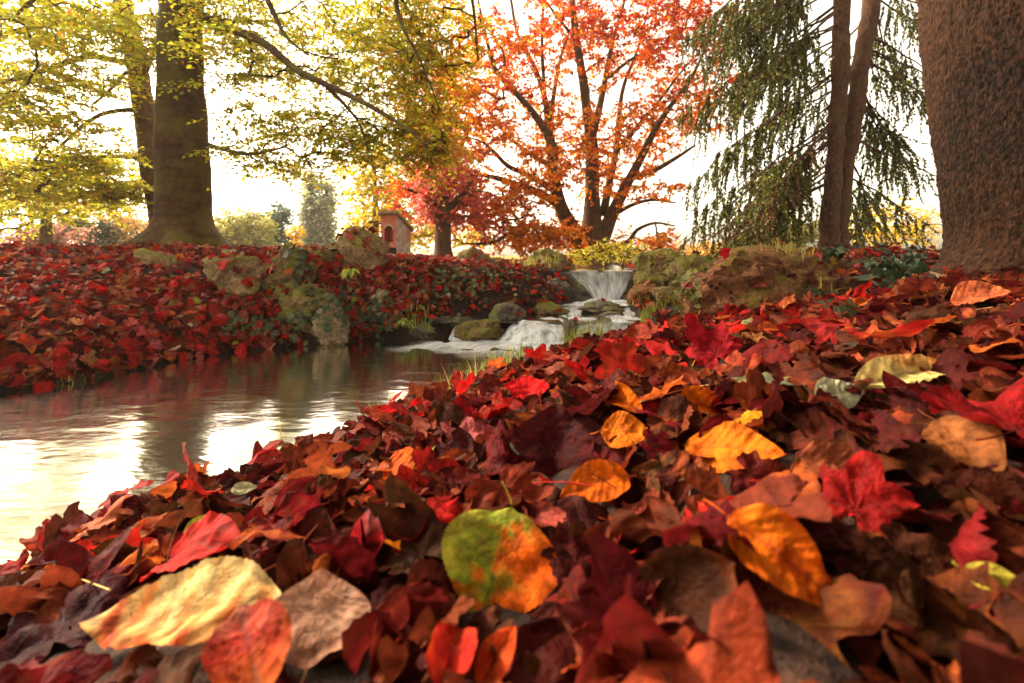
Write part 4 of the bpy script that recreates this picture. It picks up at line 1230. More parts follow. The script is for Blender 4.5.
def maple_blade(na, nr, r, crumple=0.05, curl=0.6, teeth=True):
    th = np.linspace(-2.75, 2.75, na)
    R = np.full(na, 0.44) * (1 - 0.3 * (np.abs(th) / 2.75) ** 3)
    for a, l in LOBES:
        l = l * r.uniform(0.88, 1.1); a = a + r.normal() * 0.06
        dl = np.abs(th - a)
        R = np.maximum(R, l * np.clip(1 - (dl / 0.70), 0, 1) ** 0.55 * (1.0 if l > .9 else 1.0))
        if teeth:
            for s in (-0.2, 0.2):
                R = np.maximum(R, 0.74 * l * np.clip(1 - np.abs(th - a - s) / 0.11, 0, 1) ** 0.4 * 1.02)
    R = R * (1 + 0.05 * r.normal(size=na))
    fr = np.linspace(0, 1, nr + 1)[1:]
    TH, FR = np.meshgrid(th, fr, indexing='ij')
    RR = R[:, None] * FR
    x = RR * np.cos(TH); y = RR * np.sin(TH)
    near = np.min(np.stack([np.abs(TH - a) for a, l in LOBES]), 0)
    dist = RR * np.sin(np.minimum(near, 1.2))
    ph = r.uniform(0, 60)
    q = np.stack([x.ravel() * 3.2, y.ravel() * 3.2, 0 * x.ravel() + ph], -1)
    z = 0.10 * dist * 2 + (crumple * fbm(q, 3, 4)).reshape(x.shape) * np.minimum(RR / 0.25, 1)
    z = z + 0.004 * np.cos(2 * np.pi * (RR * 9 - dist * 7)) * np.minimum(dist / 0.1, 1)
    for a, l in LOBES:                                       # each lobe curls its own way
        g = np.exp(-((TH - a) / 0.4) ** 2)
        z = z + g * r.normal() * 0.20 * curl * RR ** 2
    V = np.vstack([[0, 0, 0], np.stack([x.ravel(), y.ravel(), z.ravel()], -1)])
    luv = np.vstack([[0, 0, 0], np.stack([RR.ravel(), dist.ravel(), FR.ravel()], -1)])
    V[:, 0] -= 0.35
    idx = 1 + np.arange(na * nr).reshape(na, nr)
    Q = np.stack([idx[:-1, :-1], idx[:-1, 1:], idx[1:, 1:], idx[1:, :-1]], -1).reshape(-1, 4)
    T = np.stack([np.zeros(na - 1, int), idx[:-1, 0], idx[1:, 0]], -1)
    V = V * np.array([0.78, 0.78, 0.78])
    V = bend(V, r.uniform(0, math.pi), r.normal() * curl)
    # quads and one triangle fan: use degenerate-free split
    return V, (T, Q), luv


def tri_quads(Q):
    return np.vstack([Q[:, [0, 1, 2]], Q[:, [0, 2, 3]]])


def variants(hi, seed):
    r = np.random.default_rng(seed); out = []
    for k in range(30 if hi else 14):
        if k % 5 in (0, 2, 3):
            V, (T, Q), luv = maple_blade(45 if hi else 17, 6 if hi else 2, r, 0.11 if hi else 0.07, r.uniform(0.4, 1.9), hi)
            out.append(('lobed', V, np.vstack([T, tri_quads(Q)]), luv))
        else:
            V, Q, luv = oval_blade(23 if hi else 7, 9 if hi else 4, r.uniform(0.27, 0.40), r, r.uniform(-.1, .5), r.uniform(.05, .13), 0.05, r.normal() * 2.6, 1.0, r.normal() * 1.6)
            out.append(('oval', V, tri_quads(Q), luv))
    return out


VAR_HI, VAR_LO = variants(True, 3), variants(False, 4)

# ------------------------------------------------------------------ colours (name, rgb)
TONES = {'wine red': (.13, .008, .009), 'dark maroon': (.06, .007, .006), 'crimson': (.40, .012, .010), 'bright red': (.56, .012, .012), 'dusty mauve': (.30, .068, .038),
         'reddish brown': (.20, .034, .013), 'dark brown': (.07, .020, .008), 'pinkish tan': (.44, .16, .065), 'rust orange': (.46, .10, .02),
         'bright orange': (.74, .22, .012), 'olive yellow': (.36, .30, .04), 'pale cream': (.58, .50, .30), 'rosy pink': (.50, .10, .08)}
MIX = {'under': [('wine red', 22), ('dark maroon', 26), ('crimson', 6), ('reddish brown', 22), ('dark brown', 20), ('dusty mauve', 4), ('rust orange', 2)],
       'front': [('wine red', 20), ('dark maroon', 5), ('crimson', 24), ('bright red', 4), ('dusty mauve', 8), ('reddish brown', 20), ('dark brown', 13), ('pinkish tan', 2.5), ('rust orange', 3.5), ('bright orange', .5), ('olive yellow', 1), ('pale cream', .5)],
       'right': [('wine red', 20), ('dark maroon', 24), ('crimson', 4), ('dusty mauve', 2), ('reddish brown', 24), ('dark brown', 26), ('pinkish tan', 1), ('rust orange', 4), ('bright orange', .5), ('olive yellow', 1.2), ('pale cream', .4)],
       'mid': [('wine red', 26), ('dark maroon', 8), ('crimson', 20), ('bright red', 4), ('dusty mauve', 16), ('reddish brown', 14), ('dark brown', 7), ('pinkish tan', 8), ('rust orange', 3), ('olive yellow', 1), ('pale cream', 1.2), ('rosy pink', 5)],
       'left': [('wine red', 20), ('dark maroon', 5), ('crimson', 28), ('bright red', 7), ('dusty mauve', 17), ('reddish brown', 10), ('dark brown', 5), ('pinkish tan', 8), ('rust orange', 3), ('olive yellow', .7), ('pale cream', 1.2), ('rosy pink', 12)]}


def rot_random(n, r, tilt):
    """normals spread about the ground normal, random heading"""
    N = len(n)
    nn = nrm(n + np.abs(tilt)[:, None] * nrm(r.normal(size=(N, 3)) * np.array([1, 1, .35])))
    h = r.normal(size=(N, 3))
    x = nrm(h - (h * nn).sum(1, keepdims=True) * nn)
    return np.stack([x, np.cross(nn, x), nn], -1)


LV = []            # one record per fallen leaf
def scatter(n, sampler, mixname, size, lift, tilt_s, hi, r, dens_ok=None):
    pts = sampler(n)
    zone = {'rocks': 'left', 'edge': 'left'}.get(mixname, mixname)
    names = [m[0] for m in MIX[zone]]; w = np.array([m[1] for m in MIX[zone]], float); w /= w.sum()
    var = VAR_HI if hi else VAR_LO
    pos, nor = [], []
    keep = []
    gz = ground_z(pts[:, 0], pts[:, 1])
    for k, (x, y) in enumerate(pts):
        p, nn = drop(x, y)
        if nn[2] < 0.25 and mixname not in ('rocks', 'edge') and r.uniform() < 0.6: continue
        if mixname == 'rocks' and p[2] > gz[k] + 0.12 and r.uniform() < 0.75: continue
        if y > 2.0 and r.uniform() < 0.88 and mixname != 'rocks' and p[2] > gz[k] + 0.05: continue
        keep.append(k); pos.append(p); nor.append(nn)
    pos = np.array(pos); nor = np.array(nor); N = len(pos)
    sz = r.uniform(size[0], size[1], N)
    tilt = np.abs(r.normal(size=N)) * tilt_s
    R = rot_random(nor, r, tilt)
    pos = pos + nor * (r.uniform(0, 1, N) ** 1.3 * lift + 0.16 * sz * np.minimum(tilt, 1.4))[:, None]
    ci = r.choice(len(names), N, p=w); vi = r.integers(0, len(var), N)
    for k in range(N):
        LV.append(dict(p=pos[k], R=R[k], s=sz[k], tone=names[ci[k]], v=int(vi[k]), hi=hi, tilt=float(tilt[k]), zone=zone, seed=int(r.integers(1 << 30))))


def leaf_cols(V, luv, tone, seed, r0=None):
    r = np.random.default_rng(seed)
    base = np.array(TONES[tone]) if isinstance(tone, str) else np.array(tone)
    base = base * r.uniform(0.7, 1.3) * (1 + 0.12 * r.normal(size=3))
    second = np.array(TONES[r.choice(['reddish brown', 'wine red', 'rust orange', 'reddish brown', 'dark brown'])])
    n = vnoise(np.stack([luv[:, 0] * 4, luv[:, 1] * 5, 0 * luv[:, 0] + seed % 89], -1), 7)
    k = sstep(0.05, 0.6, n) * r.uniform(0.1, 0.75)
    c = base * (1 - k[:, None]) + second * k[:, None]
    e = sstep(0.75, 1.0, np.abs(luv[:, 2])) * r.uniform(0, 0.6)
    c = c * (1 - 0.6 * e[:, None])
    return np.clip(c, 0.002, 0.9)


r = np.random.default_rng(41)


def frus(x, y, mx=0.35): return np.abs(x) < 1.16 * y + mx


def samp_near(n):
    x = r.uniform(-2.2, 3.0, n * 6); y = r.uniform(0.12, 2.3, n * 6)
    ok = frus(x, y, 0.22) & (stream_dist(x, y) > 0.01) & (np.hypot(x, y) > 0.27)
    return np.stack([x[ok], y[ok]], -1)[:n]


def samp_front(n):
    x = r.uniform(-0.9, 1.3, n * 8); y = r.uniform(0.14, 0.95, n * 8)
    ok = frus(x, y, 0.15) & (stream_dist(x, y) > 0.01) & (np.hypot(x, y) > 0.25)
    return np.stack([x[ok], y[ok]], -1)[:n]


def is_right(x, y): return x > 0.5 * (np.interp(y, LEFT[:, 1], LEFT[:, 0]) + np.interp(y, RIGHT[:, 1], RIGHT[:, 0]))


def samp_rightfar(n):
    x = r.uniform(-0.6, 7, n * 8); y = r.uniform(2.1, 8.5, n * 8)
    d = stream_dist(x, y)
    ok = frus(x, y, 0.4) & (d > 0.03) & is_right(x, y) & ((y < 5) | (r.uniform(size=len(x)) < 0.4))
    return np.stack([x[ok], y[ok]], -1)[:n]


def samp_left(n):
    x = r.uniform(-11, 0.6, n * 8); y = r.uniform(2.0, 9.5, n * 8)
    d = stream_dist(x, y)
    ok = frus(x, y, 0.4) & (d > 0.0) & ~is_right(x, y)
    # bare eroded earth and moss just above the water
    ok &= (d > 0.2) | (r.uniform(size=len(x)) < 0.75)
    ok &= ~((x > -1.75) & (y > 3.5) & (y < 6.2) & (d < 1.1)) | (r.uniform(size=len(x)) < 0.4)      # stones, moss and ivy here
    bare = vnoise(np.stack([x * 1.3, y * 1.3, 0 * x], -1), 12)
    ok &= (bare < 0.45) | (r.uniform(size=len(x)) < 0.5) | (d > 0.2)
    return np.stack([x[ok], y[ok]], -1)[:n]


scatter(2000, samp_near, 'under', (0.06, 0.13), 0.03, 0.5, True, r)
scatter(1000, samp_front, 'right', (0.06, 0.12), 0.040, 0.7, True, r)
def samp_top(n):
    q = samp_near(n * 2); return q[stream_dist(q[:, 0], q[:, 1]) > 0.22][:n]


scatter(620, samp_top, 'front', (0.06, 0.125), 0.085, 0.75, True, r)
scatter(900, samp_near, 'front', (0.02, 0.05), 0.05, 0.8, False, r)
scatter(4600, samp_rightfar, 'mid', (0.06, 0.12), 0.04, 0.5, False, r)
scatter(26000, samp_left, 'left', (0.038, 0.09), 0.04, 0.55, False, r)


def samp_rocks(n):
    x = r.uniform(-2.6, 0.9, n * 8); y = r.uniform(3.4, 6.5, n * 8)
    ok = (stream_dist(x, y) > 0.0) & ~is_right(x, y)
    return np.stack([x[ok], y[ok]], -1)[:n]


def samp_edge(n):
    x = r.uniform(-5, -0.8, n * 12); y = r.uniform(1.6, 5, n * 12)
    d = stream_dist(x, y); ok = frus(x, y, 0.4) & (d > 0.0) & (d < 0.75) & ~is_right(x, y)
    return np.stack([x[ok], y[ok]], -1)[:n]


scatter(3400, samp_edge, 'edge', (0.05, 0.115), 0.04, 0.6, False, r)
scatter(700, samp_rocks, 'rocks', (0.045, 0.09), 0.03, 0.6, False, r)

# ------------------------------------------------------------------ the leaves one recognises in the photograph
def grad(*stops):
    """stops: (position along a blended leaf coordinate, rgb)"""
    p = [s[0] for s in stops]; c = np.array([s[1] for s in stops])
    return lambda t: np.stack([np.interp(t, p, c[:, k]) for k in range(3)], -1)


OR, YO, GR, RD, BR, CR, WI, TN = (.78, .20, .008), (.82, .42, .04), (.22, .30, .03), (.50, .012, .012), (.22, .075, .03), (.78, .62, .34), (.085, .006, .010), (.46, .22, .13)
# label, landmark phrase, shape, base px, tip px, half width, lift base, lift tip, towards camera, fold, curl, bend, colour function(u, y, noise)
HERO = [
 ('big ovate leaf half green and half orange lying in the front centre', 'the half green leaf', 'oval', (512, 506), (478, 632), .60, .045, .035, .62, .05, .5, -.5,
  lambda u, y, n: grad((0, (.30, .27, .03)), (.40, (.24, .31, .03)), (.5, (.60, .38, .03)), (.62, OR), (1, (.80, .16, .01)))(np.clip(.45 + 0.75 * y + .34 * (u - .4) + .34 * n, 0, 1))),
 ('large cream and orange striped leaf lying flat at the lower left', 'the cream striped leaf', 'oval', (283, 596), (74, 618), .19, .05, .045, .42, .12, .4, -.6,
  lambda u, y, n: grad((0, (.55, .06, .02)), (.30, (.78, .22, .05)), (.55, (.80, .50, .18)), (.75, (.84, .62, .28)), (1, (.80, .44, .10)))(np.clip(.50 - 1.5 * y + .25 * n + .14 * np.sin(u * 50), 0, 1))),
 ('broad pinkish brown leaf with a dark midrib in the lower left centre', 'the pinkish brown leaf', 'oval', (306, 672), (322, 570), .66, .045, .045, .55, .05, .5, .3,
  lambda u, y, n: grad((0, (.30, .12, .07)), (.5, (.50, .25, .16)), (1, (.60, .36, .26)))(np.clip(.5 + .5 * n, 0, 1))),
 ('flat toothed bright orange leaf lying alone right of centre', 'the lone flat orange leaf', 'oval', (683, 444), (786, 452), .26, .035, .035, .62, .05, .3, -.3,
  lambda u, y, n: grad((0, (.80, .30, .012)), (1, (.78, .20, .008)))(np.clip(.5 + .6 * n, 0, 1))),
 ('folded orange leaf with dark spots draped over a brown leaf', 'the folded orange leaf', 'oval', (728, 512), (842, 606), .34, .065, .035, .68, .15, 1.1, -1.1,
  lambda u, y, n: grad((0, (.84, .26, .010)), (.6, (.78, .17, .008)), (1, (.55, .06, .008)))(np.clip(.4 + .5 * n + .25 * (u - .5), 0, 1))),
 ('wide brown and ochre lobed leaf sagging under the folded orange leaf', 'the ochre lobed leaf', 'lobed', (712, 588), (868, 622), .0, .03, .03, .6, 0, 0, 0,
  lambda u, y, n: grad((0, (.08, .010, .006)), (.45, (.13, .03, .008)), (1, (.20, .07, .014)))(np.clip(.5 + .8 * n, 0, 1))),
 ('narrow orange leaf propped over a dark hollow in the middle', 'the narrow propped orange leaf', 'oval', (631, 472), (560, 496), .30, .045, .035, .55, .2, .6, -.6,
  lambda u, y, n: np.array(OR) * (1 + .2 * n)[:, None]),
 ('small orange toothed leaf behind the dark wine square leaf', 'the small orange pair', 'oval', (600, 432), (652, 432), .40, .04, .04, .6, .1, .4, 0,
  lambda u, y, n: np.array((.80, .26, .010)) * (1 + .2 * n)[:, None]),
 ('curled orange leaf standing just above the small toothed orange one', 'the curled orange leaf', 'oval', (606, 395), (640, 408), .36, .05, .04, .75, .5, 1.6, -1.4,
  lambda u, y, n: np.array((.80, .24, .010)) * (1 + .2 * n)[:, None]),
 ('crumpled orange leaf with a bright red tip beside the straw stalk', 'the red tipped orange leaf', 'oval', (676, 398), (730, 412), .36, .045, .02, .6, .3, 1.2, -1.2,
  lambda u, y, n: grad((0, (.82, .30, .012)), (.55, (.80, .18, .008)), (.8, (.62, .02, .012)), (1, (.5, .01, .01)))(np.clip(u + .12 * n, 0, 1))),
 ('long cream leaf with a rolled orange edge on the right', 'the long cream leaf', 'oval', (855, 386), (952, 366), .16, .05, .06, .55, .45, 2.2, -.3,
  lambda u, y, n: grad((0, (.66, .60, .22)), (.5, (.72, .52, .18)), (1, (.72, .20, .03)))(np.clip(.2 + u * .55 + 1.2 * y + .2 * n, 0, 1))),
 ('small pale sage green leaf lying flat beside the long cream leaf', 'the pale sage leaf', 'oval', (814, 395), (864, 391), .30, .05, .045, .75, .05, .2, 0,
  lambda u, y, n: np.array((.52, .54, .33)) * (1 + .15 * n)[:, None]),
 ('large dark wine leaf folded upright like a square in the centre', 'the dark upright leaf', 'oval', (560, 482), (556, 404), .62, .02, .075, .93, .25, .5, .2,
  lambda u, y, n: np.array((.055, .005, .006)) * (1 + .3 * n)[:, None]),
 ('dark red broad leaf leaning against the upright wine leaf', 'the leaning dark red leaf', 'lobed', (505, 480), (498, 430), .0, .02, .05, .85, 0, 0, 0,
  lambda u, y, n: np.array((.13, .006, .008)) * (1 + .3 * n)[:, None]),
 ('small vivid scarlet leaf standing up in the middle distance', 'the scarlet leaf', 'oval', (527, 402), (527, 376), .56, .03, .06, .9, .1, .4, .2,
  lambda u, y, n: np.array((.66, .010, .012)) * (1 + .15 * n)[:, None]),
 ('lime green oval leaf near the water in the left heap', 'the lime green leaf', 'oval', (182, 546), (232, 520), .38, .04, .05, .6, .2, .5, .2,
  lambda u, y, n: np.array((.34, .34, .025)) * (1 + .25 * n)[:, None]),
 ('slim orange leaf with a bright rim left of centre', 'the slim orange leaf', 'oval', (380, 463), (428, 475), .30, .04, .04, .6, .25, .6, -.5,
  lambda u, y, n: np.array((.70, .15, .012)) * (1 + .25 * n)[:, None]),
 ('bright red crumpled leaf behind the folded orange leaf', 'the crumpled red leaf', 'lobed', (850, 525), (868, 458), .0, .03, .06, .75, 0, 0, 0,
  lambda u, y, n: np.array((.28, .009, .009)) * (1 + .3 * n)[:, None]),
 ('red and orange leaf curling up below the half green leaf', 'the red curling leaf', 'oval', (440, 690), (462, 622), .42, .05, .05, .75, .5, 1.4, -.6,
  lambda u, y, n: grad((0, (.62, .12, .012)), (.5, (.48, .022, .012)), (1, (.30, .010, .010)))(np.clip(.5 + .5 * n, 0, 1))),
 ('rust orange folded leaf right of the red curling leaf at the front edge', 'the rust folded leaf', 'oval', (478, 690), (514, 626), .26, .05, .05, .75, .5, 1.0, -.4,
  lambda u, y, n: np.array((.58, .09, .014)) * (1 + .3 * n)[:, None]),
 ('salmon red leaf standing at the front edge under the pinkish brown leaf', 'the salmon front leaf', 'oval', (262, 700), (238, 606), .36, .06, .06, .75, .4, 1.0, -.4,
  lambda u, y, n: grad((0, (.50, .10, .02)), (.5, (.36, .025, .014)), (1, (.40, .12, .08)))(np.clip(u + .2 * n, 0, 1))),
 ('yellow green blurred leaf in the dark lower right corner', 'the yellow green corner leaf', 'oval', (962, 568), (1030, 588), .28, .04, .04, .6, .1, .3, 0,
  lambda u, y, n: np.array((.34, .28, .03)) * (1 + .2 * n)[:, None]),
 ('dusty rose leaf with a pale green stalk end left of the dark leaves', 'the dusty rose leaf', 'lobed', (466, 448), (466, 418), .0, .05, .05, .75, 0, 0, 0,
  lambda u, y, n: np.array((.46, .10, .10)) * (1 + .25 * n)[:, None]),
 ('crimson leaf with a pale fold left of the half green leaf', 'the folded crimson leaf', 'oval', (362, 570), (372, 504), .36, .03, .06, .85, .7, 1.0, .3,
  lambda u, y, n: grad((0, (.30, .03, .02)), (.5, (.42, .010, .02)), (1, (.50, .16, .15)))(np.clip(u + .2 * n, 0, 1))),
 ('big blurred bright red leaf at the right edge by the trunk', 'the right edge red leaf', 'lobed', (1004, 440), (1046, 400), .0, .07, .06, .6, 0, 0, 0,
  lambda u, y, n: np.array((.24, .008, .009)) * (1 + .25 * n)[:, None]),
 ('wide crimson maple leaf in the heap before the mossy boulder', 'the wide crimson leaf', 'lobed', (725, 366), (690, 326), .0, .05, .08, .75, 0, 0, 0,
  lambda u, y, n: np.array((.30, .006, .014)) * (1 + .3 * n)[:, None]),
 ('second crimson leaf lying right of the wide crimson maple leaf', 'the second crimson leaf', 'lobed', (705, 352), (745, 340), .0, .06, .05, .6, 0, 0, 0,
  lambda u, y, n: np.array((.26, .006, .012)) * (1 + .3 * n)[:, None]),
 ('salmon brown leaf lying at the foot of the scaly trunk', 'the salmon trunk foot leaf', 'oval', (950, 302), (1012, 290), .36, .04, .06, .55, .4, .8, -.4,
  lambda u, y, n: np.array((.52, .13, .05)) * (1 + .25 * n)[:, None]),
 ('long scarlet leaf lying behind the cream striped leaf', 'the long scarlet leaf', 'oval', (150, 560), (246, 540), .20, .03, .05, .5, .3, .7, 0,
  lambda u, y, n: np.array((.46, .015, .012)) * (1 + .2 * n)[:, None]),
 ('small pale cream leaf near the water edge', 'the small cream leaf', 'oval', (230, 490), (258, 487), .28, .05, .05, .5, .2, .3, 0,
  lambda u, y, n: np.array((.60, .56, .32)) * (1 + .15 * n)[:, None]),
 ('orange and cream narrow leaf pointing at the water on the left', 'the narrow orange and cream leaf', 'oval', (120, 545), (172, 512), .20, .04, .05, .6, .3, .7, 0,
  lambda u, y, n: grad((0, (.66, .46, .22)), (.5, (.68, .12, .02)), (1, (.6, .3, .2)))(np.clip(u + .2 * n, 0, 1))),
 ('dark maroon lobed leaf at the lower left corner', 'the maroon corner leaf', 'lobed', (60, 660), (38, 590), .0, .05, .05, .6, 0, 0, 0,
  lambda u, y, n: np.array((.045, .006, .010)) * (1 + .4 * n)[:, None]),
 ('ribbed brown leaf curling beside the lone flat orange leaf', 'the ribbed brown leaf', 'oval', (800, 455), (880, 475), .34, .05, .04, .6, .3, 1.0, -.8,
  lambda u, y, n: np.array((.22, .055, .022)) * (1 + .3 * n)[:, None]),
 ('brown leaf with a dark midrib near the right edge', 'the right brown leaf', 'oval', (935, 418), (1000, 480), .36, .05, .04, .6, .2, .8, -.4,
  lambda u, y, n: np.array((.26, .085, .025)) * (1 + .3 * n)[:, None]),
 ('crimson leaf lying flat left of the rusty rock foot', 'the flat crimson leaf', 'lobed', (850, 330), (800, 322), .0, .05, .05, .55, 0, 0, 0,
  lambda u, y, n: np.array((.26, .012, .012)) * (1 + .3 * n)[:, None]),
]
heroes = []
for hi_, (lab, short, shape, b, t_, wr, hb, ht, kc, fold, curl, kx, cf) in enumerate(HERO):
    r2 = np.random.default_rng(500 + hi_)
    A, B = hit(b[0], b[1], hb), hit(t_[0], t_[1], ht)
    ax = B - A
    # a blade must not stretch: keep both ends near one depth unless it truly lies along the ground
    dm = 0.5 * (A[1] + B[1])
    lim = 0.10 if abs(b[1] - t_[1]) < 90 else 0.07
    for e in range(2):
        q = A if e == 0 else B
        dd = np.clip(q[1], dm - lim * 0.5, dm + lim * 0.5)
        q = q * dd / q[1]
        if e == 0: A = q
        else: B = q
    ax = B - A; L = np.linalg.norm(ax); C = 0.5 * (A + B)
    n0 = nrm(np.array([0, 0, 1.0]) * (1 - kc) + nrm(-C) * kc)
    R = rot_frames(ax[None], n0[None])[0]
    if shape == 'oval':
        V, Q, luv = oval_blade(57, 17, wr, r2, fold, 0.05, 0.014, curl, 1.0, kx, 0.12)
        tri = tri_quads(Q)
    else:
        V, (T, Q), luv = maple_blade(61, 8, r2, 0.12, 1.3, True); tri = np.vstack([T, tri_quads(Q)])
        V = V * 1.0
    W = V @ R.T * L + C
    nse = vnoise(np.stack([luv[:, 0] * 5, luv[:, 1] * 6, 0 * luv[:, 0] + hi_ * 7.7], -1), 3) + 0.5 * vnoise(np.stack([luv[:, 0] * 13, luv[:, 1] * 15, 0 * luv[:, 0] + hi_], -1), 5)
    col = np.clip(cf(luv[:, 0], luv[:, 1], nse), 0.002, 0.9)
    glow = (col[:, :1] > .5) & (col[:, 2:] < .05)                 # deep orange rather than yellow
    col = np.where(glow, col * np.array([.88, .62, .7]), col)
    heroes.append(dict(W=W, tri=tri, luv=luv, col=col, C=C, L=L, label=lab, short=short, px=((b[0] + t_[0]) / 2, (b[1] + t_[1]) / 2), base=A, ax=ax / L, n=n0, shape=shape))


def proj(W): return np.stack([CX + F * W[..., 0] / W[..., 1], HY - F * W[..., 2] / W[..., 1]], -1)


# litter that would lie on top of a recognisable leaf is left out
HB = []
for h in heroes:
    q = proj(h['W']); HB.append((q.min(0), q.max(0), np.linalg.norm(h['C'])))
keep = []
for lv in LV:
    ok = True
    if lv['p'][1] < 2.6 and is_right(lv['p'][0], lv['p'][1]):
        q = proj(lv['p']); dist = np.linalg.norm(lv['p']); sp = F * lv['s'] / lv['p'][1] * 0.42
        if dist < 0.2: ok = False
        if lv['p'][2] > -0.06 and lv['p'][1] < 0.8: ok = False
        for mn, mx, hd in HB:
            c = (mn + mx) / 2; e = (mx - mn) / 2 + sp * 0.42
            if lv['zone'] == 'front': e = e + sp * 0.5
            if (((q - c) / e) ** 2).sum() < 1.0 and dist < hd + 0.03: ok = False; break
        if ok and (q[1] > 585 or q[0] > 900) and lv['tone'] in ('crimson', 'bright red', 'dusty mauve', 'pinkish tan'): lv['tone'] = ['wine red', 'dark maroon', 'reddish brown', 'dark brown'][lv['seed'] % 4]  # darker leaf tones stand in for shade along the bottom and right
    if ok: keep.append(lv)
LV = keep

# ------------------------------------------------------------------ which leaves show largest: those become single objects
def leaf_geo(lv):
    kind, V, tri, luv = (VAR_HI if lv['hi'] else VAR_LO)[lv['v']]
    return V @ lv['R'].T * lv['s'] + lv['p'], tri, luv, kind


cell, owner, depth = [], [], []
CW = 256
for k, lv in enumerate(LV):
    if lv['zone'] == 'left' or lv['p'][1] > 2.4: continue
    W = leaf_geo(lv)[0]
    W = W[W[:, 1] > 0.05]
    if not len(W): continue
    q = (proj(W) / 4).astype(int); ok = (q[:, 0] >= 0) & (q[:, 0] < CW) & (q[:, 1] >= 0) & (q[:, 1] < 171)
    cell.append(q[ok, 1] * CW + q[ok, 0]); owner.append(np.full(ok.sum(), k)); depth.append(np.linalg.norm(W[ok], axis=1))
for k, h in enumerate(heroes):
    q = (proj(h['W']) / 4).astype(int); ok = (q[:, 0] >= 0) & (q[:, 0] < CW) & (q[:, 1] >= 0) & (q[:, 1] < 171)
    cell.append(q[ok, 1] * CW + q[ok, 0]); owner.append(np.full(ok.sum(), -1 - k)); depth.append(np.linalg.norm(h['W'][ok], axis=1))
cell, owner, depth = map(np.concatenate, (cell, owner, depth))
o = np.lexsort((depth, cell)); c_, w_ = cell[o], owner[o]
first = np.concatenate([[True], c_[1:] != c_[:-1]])
win, wc = w_[first], c_[first]
cnt = np.bincount(win[win >= 0], minlength=len(LV))
sx = np.bincount(win[win >= 0], weights=(wc[win >= 0] % CW) * 4 + 2, minlength=len(LV)); sy = np.bincount(win[win >= 0], weights=(wc[win >= 0] // CW) * 4 + 2, minlength=len(LV))
rank = np.argsort(-cnt)[:300 - len(heroes)]
rank = [int(k) for k in rank if cnt[k] >= 3]
GROUP = 'fallen leaves heaped on the near bank'

for h in heroes:
    org = h['C']
    t = centre_obj('fallen_leaf', h['W'], [h['tri']], M['leaf'], h['col'], h['luv'], True, None, org)
    tag(t, h['label'], 'leaf', GROUP)
    # the stalk
    rr = np.random.default_rng(int(h['px'][0]))
    b0 = h['W'][len(h['W']) // 2 * 0] if h['shape'] == 'lobed' else h['W'][8]
    dirn = nrm(-h['ax'] + 0.35 * rr.normal(size=3) - 0.25 * h['n'])
    kx_ = np.linspace(0, 1, 9)[:, None]
    pts = b0 + dirn * 0.28 * h['L'] * kx_ + nrm(np.cross(dirn, h['n'])) * 0.05 * h['L'] * kx_ ** 2 * rr.choice([-1, 1])
    Vs, Ts, Qs = tube(pts, np.linspace(0.0007, 0.0011, 9), 6)
    a = Acc(); a.add(Vs, Ts, Qs, np.array(h['col'][0]) * 0.6 + np.array([.05, .012, .005]), np.tile([0.5, 0.3, 0.0], (len(Vs), 1)))
    a.obj('stalk', M['leaf'], t, True, np.array(t.location))

used = {}
cands = []
for k in rank:
    lv = LV[k]; q = np.array([sx[k], sy[k]]) / cnt[k]
    W, tri, luv, kind = leaf_geo(lv)
    dd = [np.hypot((q[0] - h['px'][0]), 1.4 * (q[1] - h['px'][1])) for h in heroes]
    near = np.argsort(dd)[:4]
    size = 'large ' if lv['s'] > 0.103 else ('small ' if lv['s'] < 0.06 else '')
    pose = 'upright ' if lv['tilt'] > 1.0 else ('tilted ' if lv['tilt'] > 0.5 else 'flat ')
    opts = []
    for j in near:
        dx, dy = q[0] - heroes[j]['px'][0], q[1] - heroes[j]['px'][1]
        rel = ('right of' if dx > 0 else 'left of') if abs(dx) > 1.3 * abs(dy) else ('in front of' if dy > 0 else 'behind')
        for desc in (f"{lv['tone']} {kind} leaf", f"{pose}{lv['tone']} {kind} leaf", f"{size}{pose}{lv['tone']} {kind} leaf"):
            far_ = 'close ' if dd[j] < 45 else ('well ' if dd[j] > 130 else '')
            opts.append(f"{desc} lying {far_}{rel} {heroes[j]['short']}")
    cands.append((k, opts, W, tri, luv, lv))
from collections import Counter
tot = Counter(x for c in cands for x in set(c[1]))
taken = set()
for k, opts, W, tri, luv, lv in cands:
    lab = next((x for x in opts if tot[x] == 1 and x not in taken), None) or next((x for x in opts if x not in taken), opts[-1])
    if lab in taken: lab = 'another ' + lab
    taken.add(lab)
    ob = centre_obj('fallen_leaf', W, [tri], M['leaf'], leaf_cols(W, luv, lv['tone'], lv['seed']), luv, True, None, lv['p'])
    tag(ob, lab, 'leaf', GROUP)

def stalks(a, n, sampler):
    r = np.random.default_rng(3)
    for x, y in sampler(n):
        if y < 0.5: continue
        p = drop(x, y)[0] + np.array([0, 0, r.uniform(.01, .05)]); L_ = r.uniform(.03, .11); d = nrm(r.normal(size=3) * np.array([1, 1, .35]))
        t = np.linspace(0, 1, 6)[:, None]
        V, T, Q = tube(p + d * L_ * t + nrm(np.cross(d, [0, 0, 1])) * r.normal() * .2 * L_ * t ** 2, np.linspace(.0011, .0006, 6), 4, False)
        a.add(V, None, Q, palette_pick([(2, .16, .03, .012), (2, .10, .035, .015), (1, .35, .17, .05), (1, .30, .02, .015)], 1, r).repeat(len(V), 0), np.tile([.5, .3, 0], (len(V), 1)))


